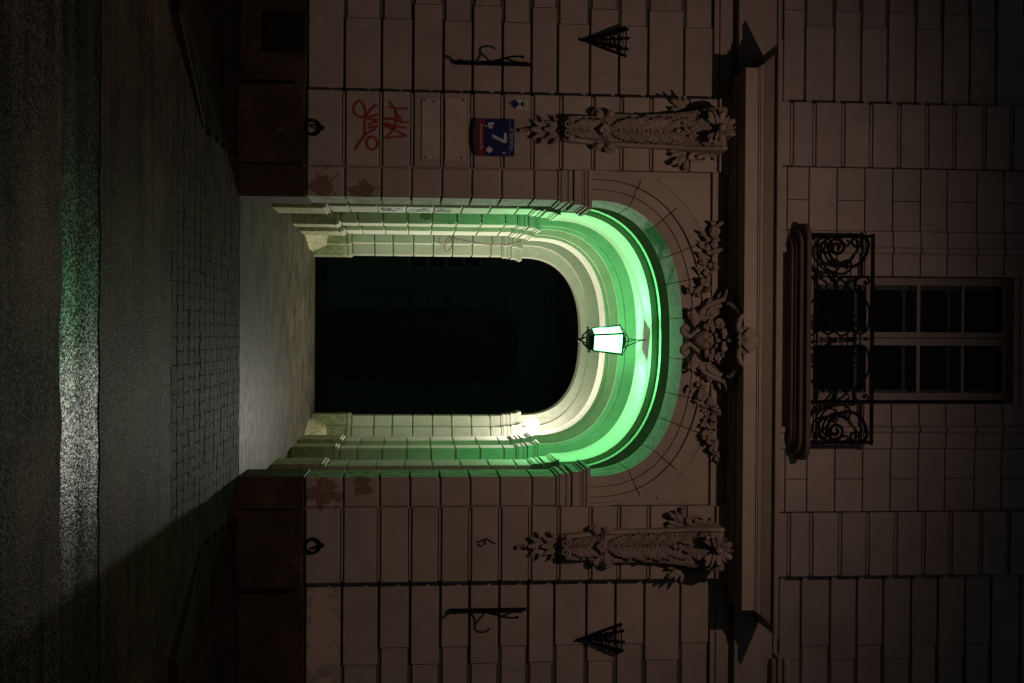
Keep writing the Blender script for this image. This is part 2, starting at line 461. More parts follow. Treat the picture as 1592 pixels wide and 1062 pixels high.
g.l(lw.outputs['Fresnel'], mx.inputs[0]); g.l(tr.outputs[0], mx.inputs[1]); g.l(gl.outputs[0], mx.inputs[2])
g.l(mx.outputs[0], g.t.nodes['Material Output'].inputs[0]); M_GLASS = g.m

# ------------------------------------------------------------------ ground
KY, LY, GY, ZS = -2.63, -4.33, -5.0, -.06
def drive_z(x, y):
    t = min(1, max(0, (-1.45-y)/(1.2))); return ZS*t
rg = random.Random(3)
def ragged(y, amp): return [(-40, y)]+[(-6+.16*i, y+rg.uniform(-amp, amp)) for i in range(76)]+[(40, y)]
b = NB(); slab(b, [(-40, -60), (40, -60)]+ragged(GY, .028)[::-1], ZS-.3, ZS); tag(obj('road', b, M_ROAD), 'coarse dark asphalt of the street in the foreground', None, None, 'structure')
b = NB(); slab(b, [(-40, GY-.2), (40, GY-.2), (40, LY+.2), (-40, LY+.2)], ZS-.3, ZS-.004); tag(obj('gutter_strip', b, M_GLOSS), 'worn glossy black strip of asphalt along the street', None, None, 'structure')
b = NB(); slab(b, ragged(LY, .022)+[(40, KY+.06), (-40, KY+.06)], ZS-.3, ZS+.001); tag(obj('street_lane', b, M_LANE), 'finer brownish asphalt between gutter strip and driveway', None, None, 'structure')
b = NB(); slab(b, [(-2.4, KY+.06), (2.4, KY+.06), (2.4, .06), (-2.4, .06)], -.3, lambda x, y: drive_z(x, y)-.008); tag(obj('driveway_bed', b, M_SAND), 'dark sand bed under the driveway pavers', None, None, 'structure')
for sx, nm in ((-1, 'left'), (1, 'right')):
    P = [(sx*1.64, .12), (sx*1.64, -1.70), (sx*2.27, KY), (sx*40, KY), (sx*40, .12)]
    b = NB(); slab(b, P if sx < 0 else P[::-1], -.3, .006); tag(obj('sidewalk', b, M_WALK), 'dark sidewalk along the wall, %s of the driveway' % nm, None, None, 'structure')
    # flush edging stones along the flared edge of the driveway
    A, B_ = Vector((sx*1.64, -1.70, 0)), Vector((sx*2.27, KY, 0)); d = (B_-A); nseg = 2
    nrm = Vector((-d.y, d.x, 0)).normalized()*(.010*(-sx))
    for k in range(nseg):
        p, q_ = A+d*(k/nseg)+d*.006, A+d*((k+1)/nseg)-d*.006
        b = NB(); slab(b, [(p.x, p.y), (q_.x, q_.y), (q_.x+2*nrm.x, q_.y+2*nrm.y), (p.x+2*nrm.x, p.y+2*nrm.y)], -.2, .003)
        o = obj('kerb_stone', b, M_KERB); tag(o, 'flush edging stone on the %s flared driveway edge, %s one' % (nm, ('inner', 'outer')[k]), 'kerb stone', 'edging stones beside the driveway')
b = NB(); slab(b, [(-1.66, .05), (-1.3, .05)]+[(-1.24+.09*i, .045+rg.uniform(-.014, .014)) for i in range(28)]+[(1.3, .05), (1.66, .05), (1.66, 7.62)]+[(1.5-.25*i, 7.62+rg.uniform(-.02, .01)) for i in range(13)]+[(-1.66, 7.62)], -.55, .002); tag(obj('passage_floor', b, M_FLOOR), 'worn concrete floor of the gateway passage', None, None, 'structure')
b = NB(); slab(b, [(-14, 7.62), (14, 7.62), (14, 30), (-14, 30)], -.9, -.5); tag(obj('courtyard_ground', b, M_YARD), 'dark courtyard ground beyond the passage', None, None, 'structure')

# interlocking concrete pavers of the driveway, one mesh shared by all
drive = thing('paved_driveway', 'driveway of interlocking grey pavers in front of the gateway', 'driveway', (0, -1.3, 0)); tag(drive, kind='structure'); del drive['category']
a, e, w_ = .1, .0925, .0725; g_ = .0045; h_ = .0012
half = [(-a+h_, -e+g_+.006), (-a+h_+.006, -e+g_), (-.052, -e+g_), (-.032, -w_+g_), (.032, -w_+g_), (.052, -e+g_), (a-h_-.006, -e+g_), (a-h_, -e+g_+.006)]
outl = half + [(-x, -y) for x, y in half]
b = NB()
top = [b.verts.new((x*.98, y*.93, 0)) for x, y in outl]; mid_ = [b.verts.new((x, y, -.005)) for x, y in outl]; bot = [b.verts.new((x, y, -.028)) for x, y in outl]
b.faces.new(top)
for i in range(len(outl)):
    j = (i+1) % len(outl); b.faces.new((top[i], mid_[i], mid_[j], top[j])); b.faces.new((mid_[i], bot[i], bot[j], mid_[j]))
pav = mesh_of('paver', b, M_PAVER)
row = 0; y = -.03
while y > KY+.03:
    lim = 1.60 if y > -1.72 else 1.60+(-1.72-y)*.69
    x = -2.4 + (.1 if row % 2 else 0)
    while x < 2.4:
        if abs(x) < lim+.07:
            sl_ = math.atan2(ZS, -1.2) if -2.65 < y < -1.45 else 0
            mt = Matrix.Translation((x, y, drive_z(x, y)+random.uniform(-.003, .002))) @ Matrix.Rotation(.05 if sl_ else 0, 4, 'X') @ Matrix.Rotation(random.uniform(-.012, .012), 4, 'X') @ Matrix.Rotation(random.uniform(-.01, .01), 4, 'Y') @ Matrix.Rotation(random.uniform(-.012, .012), 4, 'Z')
            inst('paver', pav, mt, drive)
        x += .2
    y -= .165; row += 1

# ------------------------------------------------------------------ the gate building
BLD = thing('gate_building', 'old plastered street house with rusticated front and arched gateway', 'building')
W1, ZI, ZC = 1.31, 3.285, 4.176
CI = resample(se_curve(W1, ZI, ZC, 2.5, 600), 60)
def part(name, bm, mat, parent=None, smooth=False): return obj(name, bm, mat, parent or BLD, smooth)

# core of the front wall behind the stones
b = NB()
ring(b, se_curve(W1+.03, ZI, ZC+.03), 4.2, 4.92, .100, .55)
for s in (-1, 1):
    xa, xb = sorted((s*(W1+.03), s*4.2)); box(b, xa, xb, .100, .55, 0, ZI)
    xa, xb = sorted((s*.62, s*4.2)); box(b, xa, xb, .100, .55, 4.92, 9)
box(b, -.62, .62, .115, .55, 4.92, 5.36); box(b, -.62, .62, .115, .55, 7.50, 9)
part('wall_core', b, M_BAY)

def courses(zs, gap): return [(zs[i]+gap/2, zs[i+1]-gap/2) for i in range(len(zs)-1)]
Z_PIL = [.609, .960, 1.300, 1.590, 1.868, 2.148, 2.432, 2.716, 2.987, 3.290, 3.562, 3.848, 4.204, 4.500]
Z_WALL = [.609, .952, 1.298, 1.592, 1.878, 2.154, 2.438, 2.713, 2.965, 3.275, 3.556, 3.838, 4.189, 4.478]
Z_JAMB = [.609, .965, 1.302, 1.585, 1.868, 2.150, 2.430, 2.735, 2.972]
for s in (-1, 1):
    def bx(x0, x1): return (x0, x1) if s > 0 else (-x1, -x0)
    # pilaster with deep filleted joints
    b = NB(); box(b, *bx(1.60, 2.275), -.032, .116, .58, 4.52)
    for z in Z_PIL[1:-1]: box(b, *bx(1.60, 2.275), -.052, -.03, z-.008, z+.008)
    part('pilaster_core', b, M_STONE)
    for i, (z0, z1) in enumerate(courses(Z_PIL, .040)):
        b = NB(); block(b, *bx(1.592, 2.287), -.062+random.uniform(-.002, .002), -.016, z0, z1, .007); part('stone_block', b, M_STONE)
    b = NB()
    for (dx, y, z0, z1) in ((.0, -.075, 4.505, 4.545), (.012, -.095, 4.545, 4.575), (.03, -.12, 4.575, 4.60)):
        box(b, *bx(1.592-dx, 2.287+dx), y, .1, z0, z1)
    part('pilaster_capital', b, M_STONE)
    # outer wall, stones of alternating length
    for i, (z0, z1) in enumerate(courses(Z_WALL, .024)):
        xs = [2.287, (2.94 if i % 2 == 0 else 3.10) if s > 0 else (3.0 if i % 2 == 0 or i == 1 else 3.15), 4.15]
        if i == 0: xs = [2.287, 4.15]
        for k in range(len(xs)-1):
            inset = .012 if k == 1 else 0
            b = NB(); block(b, *bx(xs[k]+.002, xs[k+1]-.004), .07+inset+random.uniform(-.002, .002), .115, z0+inset, z1-inset, .006); part('stone_block', b, M_STONE)
    # gate jamb
    b = NB(); box(b, *bx(W1+.03, 1.605), .024, .5, .55, 3.0); part('jamb_core', b, M_STONE)
    for i, (z0, z1) in enumerate(courses(Z_JAMB, .021)):
        b = NB(); block(b, *bx(W1, 1.588), .0+random.uniform(-.001, .001), .548, z0, z1, .008); part('stone_block', b, M_STONE)
    # plinth: wall, pilaster, jamb
    b = NB(); block(b, *bx(2.335, 4.2), .035, .115, -.05, .607, .01); part('plinth', b, M_PLINTH)
    b = NB(); block(b, *bx(1.605, 2.332), -.105, .115, -.05, .603, .012); part('plinth', b, M_PLINTH)
    b = NB(); block(b, *bx(W1-.012, 1.602), -.03, .55, -.05, .607, .012); part('plinth', b, M_PLINTH)

# springing mouldings of the gate (capitals), spandrels and voussoirs
CAPZ = [(2.974, 3.000, .012), (3.000, 3.036, .026), (3.036, 3.066, .018), (3.066, 3.092, .034), (3.094, 3.122, .012), (3.122, 3.200, .046), (3.200, 3.222, .056), (3.222, 3.250, .072), (3.250, 3.285, .090)]
for s in (-1, 1):
    b = NB()
    for (z0, z1, o_) in CAPZ:
        xa, xb = sorted((s*(W1-o_), s*1.5885)); box(b, xa, xb, -o_*.8, .548+o_*.6, z0, z1)
    part('gate_capital', b, M_STONE)
NV = len(CI)-1
C1, C2, C3, C4 = (offset_curve(CI, d) for d in (.10, .195, .248, .287))
b = NB(); ring(b, C4, 1.5905, 4.485, .012, .117); part('spandrel', b, M_STONE)
# raised triangular panels
for s in (-1, 1):
    P = [(s*1.535, 3.90), (s*1.535, 4.425)]
    q_ = [(x, z) for (x, z) in offset_curve(CI, .36) if (x*s) > .72 and z < 4.425 and z > 3.90]
    q_.sort(key=lambda p: -p[1]); P = [(s*1.535, q_[-1][1])] + [(s*1.535, 4.425)] + [(q_[0][0], 4.425)] + q_
    b = NB(); prism(b, P, .002, .02); part('spandrel_panel', b, M_STONE)
cuts = []
def curve_i(x, z): return min(range(NV+1), key=lambda i: math.hypot(CI[i][0]-x, CI[i][1]-z))
N2 = 480; CIF = resample(se_curve(W1, ZI, ZC, 2.5, 900), N2)
def fi(x, z): return min(range(N2+1), key=lambda i: math.hypot(CIF[i][0]-x, CIF[i][1]-z))
jl = [fi(-1.253, 3.655), fi(-1.067, 3.903), fi(-.799, 4.081), fi(-.548, 4.166), fi(-.20, 4.176)]
edges = [0]+[N2-j for j in jl]+sorted(jl)+[N2]; edges = sorted(set(edges))
F1, F2, F3, F4 = (offset_curve(CIF, d) for d in (.10, .195, .248, .287))
F1b, F2b, F3b = (offset_curve(CIF, d) for d in (.105, .200, .253))
for i in range(len(edges)-1):
    i0, i1 = edges[i], edges[i+1]
    j0, j1 = i0+(1 if i0 else 0), i1
    b = NB()
    st = [j0+k*6 for k in range((j1-j0)//6)]+[j1]
    def cv(c): return [c[k] for k in st]
    m_ = len(st)-1
    for (ca, cb, yf, yb) in ((CIF, F1, .0, .549), (F1b, F2, -.016, .3), (F2b, F3, -.046, .3), (F3b, F4, -.022, .3)):
        band(b, cv(ca), cv(cb), 0, m_, yf, yb)
    part('voussoir', b, M_STONE)

# portal cornice: stepped profile swept along the front with returned ends, and the plainer string course beside it
def cornice(bm, xl, xr, prof, yb):
    for (z0, z1, y0, y1, dx0, dx1) in prof:
        A = [bm.verts.new(p) for p in ((xl-dx0, y0, z0), (xr+dx0, y0, z0), (xr+dx0, yb, z0), (xl-dx0, yb, z0))]
        B = [bm.verts.new(p) for p in ((xl-dx1, y1, z1), (xr+dx1, y1, z1), (xr+dx1, yb, z1), (xl-dx1, yb, z1))]
        bm.faces.new(A[::-1]); bm.faces.new(B)
        for i in range(4):
            j = (i+1) % 4; bm.faces.new((A[i], A[j], B[j], B[i]))
b = NB()
cornice(b, -2.50, 2.50, [(4.602, 4.625, -.13, -.16, -.19, -.17), (4.625, 4.648, -.20, -.22, -.14, -.12), (4.648, 4.770, -.44, -.44, 0, 0), (4.770, 4.782, -.455, -.455, .012, .012),
    (4.784, 4.812, -.465, -.475, .02, .03), (4.814, 4.90, -.48, -.56, .035, .12), (4.90, 4.935, -.60, -.62, .19, .22), (4.935, 4.99, -.60, .05, .2, .1)], .1155)
part('cornice', b, M_STONE)
b = NB(); box(b, -2.29, 2.29, -.03, .1156, 4.487, 4.60); box(b, -1.588, 1.588, -.028, .1157, 4.4555, 4.486); part('frieze', b, M_STONE)
for s in (-1, 1):
    b = NB()
    for (z0, z1, y) in ((4.482, 4.535, .055), (4.535, 4.556, .035), (4.558, 4.640, .055), (4.700, 4.940, -.03), (4.64, 4.70, .08), (4.94, 4.985, .03), (4.985, 5.10, .075)):
        xa, xb = sorted((s*2.292, s*4.15)); box(b, xa, xb, y, .1155, z0, z1)
    part('string_course', b, M_STONE)

# upper storey
Z_UO = [5.10, 5.162, 5.382, 5.674, 5.942, 6.210, 6.492, 6.765, 7.042, 7.310, 7.61, 7.90]
Z_UP = [4.99, 5.218, 5.440, 5.725, 6.000, 6.281, 6.560, 6.834, 7.138, 7.417, 7.70, 7.95]
Z_UC = [5.05, 5.193, 5.408, 5.686, 5.963, 6.242, 6.521, 6.789, 7.090, 7.366, 7.66, 7.95]
for s in (-1, 1):
    def bx(x0, x1): return (x0, x1) if s > 0 else (-x1, -x0)
    b = NB(); box(b, *bx(1.68, 2.27), -.018, .117, 4.985, 8.0)
    for z in Z_UP[1:-1]: box(b, *bx(1.68, 2.27), -.036, -.016, z-.007, z+.007)
    part('pilaster_core', b, M_UP)
    for (z0, z1) in courses(Z_UP, .044):
        b = NB(); block(b, *bx(1.67, 2.282), -.048+random.uniform(-.002, .002), -.002, z0, z1, .006); part('stone_block', b, M_UP)
    for i, (z0, z1) in enumerate(courses(Z_UO, .022)):
        xs = [2.283, (3.13 if i % 2 else 2.99) if s > 0 else (3.20 if i % 2 else 3.05), 4.15]
        if i == 0: xs = [2.283, 4.15]
        for k in range(len(xs)-1):
            inset = .01 if (k == 1 and i > 1) else 0
            b = NB(); block(b, *bx(xs[k]+.002, xs[k+1]-.003), .07+inset+random.uniform(-.002, .002), .1152, z0+inset, z1-inset, .005); part('stone_block', b, M_UP)
    # ashlar between pilaster and window surround, thin joints
    for i, (z0, z1) in enumerate(courses(Z_UC, .011)):
        xs = [1.055, 1.350, 1.667] if i % 2 else [1.055, 1.667]
        for k in range(len(xs)-1):
            b = NB(); block(b, *bx(xs[k]+.003, xs[k+1]-.003), .0+random.uniform(-.0015, .0015), .1153, z0, z1, .004); part('ashlar_block', b, M_UP)
        # window surround: plain strip, moulding, inner strip
        b = NB(); block(b, *bx(.90, 1.052), -.022, .1154, z0, z1, .004); part('surround_block', b, M_UP)
        b = NB(); block(b, *bx(.838, .898), -.045, .1156, z0+.001, z1, .012); part('surround_block', b, M_UP)
        if 5.36 < z1 and z0 < 7.6:
            b = NB(); block(b, *bx(.622, .836), -.012, .1158, max(z0, 5.3), z1, .005); part('surround_block', b, M_UP)
b = NB()
for (z0, z1, y, x) in ((7.47, 7.53, -.02, .62), (7.53, 7.62, -.05, .62), (7.64, 7.70, -.09, .62), (7.70, 7.95, -.03, .62)): box(b, -x, x, y, .1158, z0, z1)
part('window_lintel', b, M_UP)
b = NB(); box(b, -1.0, 1.0, .02, .1159, 5.05, 5.30); part('window_sill_wall', b, M_UP)
win = part_empty('window', BLD)
b = NB(); YW = .12
for (x0, x1) in ((-.612, -.540), (.518, .590), (-.078, -.026), (-.018, .052)): box(b, x0, x1, YW, YW+.06, 5.36, 7.47)
for (z0, z1) in ((5.36, 5.50), (7.424, 7.47)): box(b, -.615, .593, YW-.006, YW+.055, z0, z1)
for (z0, z1) in ((6.040, 6.075), (6.553, 6.588), (7.010, 7.038)):
    box(b, -.541, -.077, YW+.012, YW+.05, z0, z1); box(b, .051, .519, YW+.012, YW+.05, z0, z1)
obj('window_frame', b, M_WOOD, win)
b = NB()
for (x0, x1) in ((-.58, -.50), (-.06, .06), (.50, .58)): box(b, x0, x1, .34, .38, 5.36, 7.5)
for z in (6.0, 6.5, 6.97): box(b, -.5, .5, .345, .375, z, z+.03)
obj('inner_frame', b, M_WOOD, win)
for (x0, x1) in ((-.541, -.077), (.051, .519)):
    for (z0, z1) in ((5.50, 6.041), (6.074, 6.554), (6.587, 7.011), (7.037, 7.425)):
        b = NB(); box(b, x0-.004, x1+.004, YW+.028, YW+.033, z0-.004, z1+.004); obj('window_pane', b, M_GLASS, win)
b = NB(); box(b, -.8, .8, .9, .95, 5.2, 7.7); box(b, -.8, -.75, .551, .9, 5.2, 7.7); box(b, .75, .8, .551, .9, 5.2, 7.7); obj('dark_room', b, M_ROOM, win)

# balconies: moulded slab with rounded ends, scrollwork railing
M_DARKST = plaster('sooty_stone', (.15, .12, .10), (.09, .075, .06))
def bal_slab(cx, hw, parent):
    b = NB()
    for (z0, z1, d, h) in ((5.195, 5.222, .14, hw-.11), (5.222, 5.240, .18, hw-.09), (5.244, 5.282, .25, hw-.05), (5.286, 5.325, .32, hw)):
        P = [(cx-h, .11)]
        for k in range(7): a_ = PI/2*k/6; P.append((cx-h+.16*(1-math.cos(a_)), -d+.16*(1-math.sin(a_))))
        P += [(2*cx-x, y) for x, y in P[::-1]]
        slab(b, P, z0, z1)
    return obj('balcony_slab', b, M_DARKST, parent)
bal = part_empty('balcony', BLD); bal_slab(.02, 1.125, bal)
b = NB()
for (z0, z1, d, x) in ((5.075, 5.115, .03, 3.09), (5.115, 5.165, .07, 3.05), (5.165, 5.225, .11, 3.06)): block(b, x, 4.1, -d, .1165, z0, z1, .015)
part('window_hood', b, M_STONE)
YR = -.26
def zp(x, y, Y=YR): return fp(1220+x/5.587, 350+y/5.587, Y)
cenx = fp(1310, 527.6, YR).x
def rail(pts, r, n=5, close=False):
    P = smooth_path([zp(*p) for p in pts], 4) if len(pts) > 2 else [zp(*p) for p in pts]
    P = [Vector((p.x, YR, p.z)) for p in P]
    for mir in (0, 1):
        b = NB(); Q = [Vector((2*cenx-p.x, p.y, p.z)) if mir else p for p in P]
        tube(b, Q, taper(len(Q), r, r*1.15, r*.75), n); obj('iron_scroll', b, M_IRON, bal, True)
RX = fp(1310, 366.5, YR).x; hwR = cenx-RX
b = NB()
ZR1, ZR2, ZR3 = fp(1265.5, 527, YR).z, fp(1270, 527, YR).z, fp(1355, 527, YR).z
for (z, r) in ((ZR1, .007), (ZR2, .011), (ZR3, .014)): tube(b, [(cenx-hwR-.02, YR, z), (cenx+hwR+.02, YR, z)], r, 8)
tube(b, [(cenx-hwR-.02, YR, ZR3+.014), (cenx+hwR+.02, YR, ZR3+.014)], .012, 8)
for s in (-1, 1):
    x = cenx+s*hwR
    tube(b, [(x, YR, 5.325), (x, YR, ZR3+.014)], .012, 6)
    tube(b, [(x, YR, ZR3), (x, -.05, ZR3)], .012, 6); tube(b, [(x, YR, ZR2), (x, -.05, ZR2)], .009, 6)
    for k in range(3): tube(b, [(x, YR+.06*(k+1), ZR2), (x, YR+.06*(k+1), ZR3)], .007, 5)
obj('railing_bars', b, M_IRON, bal)
S1 = .0105
sp1 = [(455+r*math.cos(a_), 195+r*math.sin(a_)) for r, a_ in [(12+ 70*i/22, 1.5-11*i/22) for i in range(23)]]
rail(sp1, .015)
rail([(470, 110), (390, 110), (325, 165), (312, 260), (350, 360), (430, 412), (520, 420), (578, 375), (575, 325), (540, 305), (512, 330), (535, 355)], S1)
rail([(400, 150), (382, 205), (395, 260), (440, 325), (520, 358), (600, 358), (665, 322), (712, 245), (728, 155), (690, 100), (635, 98), (588, 130), (595, 172), (640, 188), (668, 162), (640, 148)], .015)
rail([(350, 170), (345, 240), (390, 320), (460, 350), (500, 320), (530, 312), (550, 340), (540, 385)], S1)
rail([(285, 330), (345, 390), (415, 470), (438, 560), (425, 635), (380, 678), (315, 660), (296, 612), (330, 572), (362, 592), (348, 625), (334, 610)], S1)
rail([(345, 380), (430, 432), (520, 500), (580, 580), (600, 670), (588, 738), (552, 760), (532, 740)], S1)
rail([(415, 425), (455, 520), (467, 600), (465, 690), (430, 762), (380, 800), (342, 782), (350, 750)], S1)
rail([(470, 480), (500, 455), (540, 455), (565, 490), (545, 520), (515, 505)], .007)
rail([(640, 320), (637, 445)], .007); rail([(676, 312), (676, 455)], .009)
rail([(685, 500), (705, 485), (700, 512), (735, 495), (725, 460), (688, 452), (632, 470), (610, 530), (640, 600), (700, 652), (734, 725), (735, 830), (712, 912), (650, 945), (592, 902), (572, 850), (605, 792), (662, 802), (682, 850), (640, 884), (604, 858), (630, 835)], S1)
rail([(300, 850), (312, 902), (370, 945), (430, 920), (500, 850), (572, 790)], S1)
for (cx_, cy_) in ((362, 850), (440, 850)): rail([(cx_+44*math.cos(t_*.7), cy_+44*math.sin(t_*.7)) for t_ in range(10)], S1)
rail([(375, 945), (378, 985)], .009); rail([(655, 945), (655, 985)], .009); rail([(480, 960), (482, 990)], .007); rail([(545, 930), (545, 985)], .007)
b = NB()
tube(b, [zp(295, 992), zp(750, 992)], .007, 6)
for (x, r) in ((330, .014), (400, .024), (440, .018), (520, .016), (560, .030), (590, .022), (700, .017)): blob(b, zp(x, 992), r*.8, r, r, 8, 6)
obj('railing_centre_bar', b, M_IRON, bal, True)

# ------------------------------------------------------------------ passage: four more orders of piers and arches, vaulted bays between
Z_A = [.625, .850, 1.178, 1.505, 1.828, 2.155, 2.482, 2.800, 2.972]
Z_B = [.610, .958, 1.247, 1.568, 1.880, 2.183, 2.495, 2.793, 2.976]
PX = 1.98
def pier(w, y0, y1, zs, ww=PX, light=False):
    for s in (-1, 1):
        def bx(x0, x1): return (x0, x1) if s > 0 else (-x1, -x0)
        b = NB(); box(b, *bx(w+.022, ww), y0+.022, y1, .0, 3.29); part('pier_core', b, M_PASS)
        for i, (z0, z1) in enumerate(courses(zs, .024)):
            mt = M_REPAINT if (light and s < 0 and i in (2, 3)) else M_PASS
            b = NB(); block(b, *bx(w, ww-.01), y0+random.uniform(-.001, .001), y1-.003, z0, z1, .005); o = part('pier_block', b, mt)
            if mt is M_REPAINT: o['label'] = 'pier block repainted white under black scribbles'
        b = NB()
        block(b, *bx(w-.026, ww-.02), y0-.026, y1+.004, -.02, .552, .006)
        for (z0, z1, o_) in ((.552, .575, .032), (.575, .605, .018)): box(b, *bx(w-o_, ww-.02), y0-o_, y1+o_*.5, z0, z1)
        part('pier_plinth', b, M_PASS)
        b = NB()
        for (z0, z1, o_) in CAPZ: box(b, *bx(w-o_*.75, ww-.015), y0-o_*.75, y1+o_*.5, z0, z1)
        part('pier_capital', b, M_PASS)
def arch(lst):
    for (w, zc, y0, y1) in lst:
        b = NB(); ring(b, se_curve(w, ZI, zc), PX, 5.3, y0, y1); part('arch_ring', b, M_PASS, smooth=False)
def bay(w, zc, y0, y1, mt=None):
    b = NB(); ring(b, se_curve(w, ZI, zc), PX+.01, 5.31, y0, y1)
    for s in (-1, 1):
        xa, xb = sorted((s*w, s*(PX+.01))); box(b, xa, xb, y0, y1, -.02, ZI)
    part('vaulted_bay', b, mt or M_PASS)
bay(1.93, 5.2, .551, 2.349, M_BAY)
pier(1.480, 2.35, 2.95, Z_A, light=True); arch([(1.520, 4.480, 2.35, 2.499), (1.462, 4.398, 2.50, 3.45)])
b = NB()
for s in (-1, 1):
    xa, xb = sorted((s*1.72, s*(PX+.01))); box(b, xa, xb, 2.951, 4.399, -.02, ZI)
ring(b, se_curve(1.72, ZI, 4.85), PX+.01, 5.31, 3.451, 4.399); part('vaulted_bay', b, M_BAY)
pier(1.488, 4.40, 4.78, Z_A); arch([(1.487, 4.443, 4.40, 4.4695), (1.445, 4.360, 4.47, 4.512)])
bay(1.64, 4.62, 4.781, 5.299)
b = NB(); ring(b, se_curve(1.64, ZI, 4.62), PX+.01, 5.31, 4.513, 4.780); part('vaulted_bay', b, M_PASS)
pier(1.474, 5.30, 5.90, Z_A); arch([(1.442, 4.376, 5.30, 5.379), (1.408, 4.330, 5.38, 5.90)])
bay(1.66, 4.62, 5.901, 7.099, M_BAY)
pier(1.440, 7.10, 7.289, Z_B); arch([(1.436, 4.345, 7.10, 7.289)])
pier(1.272, 7.29, 7.60, Z_B); arch([(1.262, 4.252, 7.29, 7.60)])
b = NB()
for s in (-1, 1):
    xa, xb = sorted((s*PX, s*6)); box(b, xa, xb, 7.3, 7.59, -.6, 9)
box(b, -PX, PX, 7.3, 7.59, 5.3, 9); part('rear_wall', b, M_PASS)
# sloped guard stones at the foot of the inner piers
for s in (-1, 1):
    b = NB(); A = [(s*1.48, 5.93, .0), (s*1.30, 6.6, .0), (s*1.30, 7.24, .0), (s*1.60, 7.24, 0), (s*1.60, 5.93, 0)]
    T = [(s*1.50, 5.93, .06), (s*1.42, 6.6, .20), (s*1.42, 7.24, .24), (s*1.60, 7.24, .26), (s*1.60, 5.93, .22)]
    a_ = [b.verts.new(p) for p in A]; t_ = [b.verts.new(p) for p in T]
    b.faces.new(a_); b.faces.new(t_)
    for i in range(5): j = (i+1) % 5; b.faces.new((a_[i], a_[j], t_[j], t_[i]))
    part('guard_stone', b, M_PASS)

# ------------------------------------------------------------------ carved ornament
LEAF = [mesh_of('leaf', leaf_bm(1, .5, 4, .22, .30), M_ORN, True), mesh_of('leaf', leaf_bm(1, .62, 3, .16, .22), M_ORN, True), mesh_of('leaf', leaf_bm(1, .34, 5, .20, .35), M_ORN, True),
        mesh_of('petal', petal_bm(), M_ORN, True), mesh_of('leaf', leaf_bm(1, .40, 1, .20, .10), M_ORN, True), mesh_of('leaf', leaf_bm(1, .40, 7, .13, .25, n=28), M_ORN, True)]
def leaf(par, k, x, y, z, ang, s, tilt=.15, roll=0, sw=1): return inst('leaf', LEAF[k], place(x, y, z, ang, s, tilt, roll, sw), par)

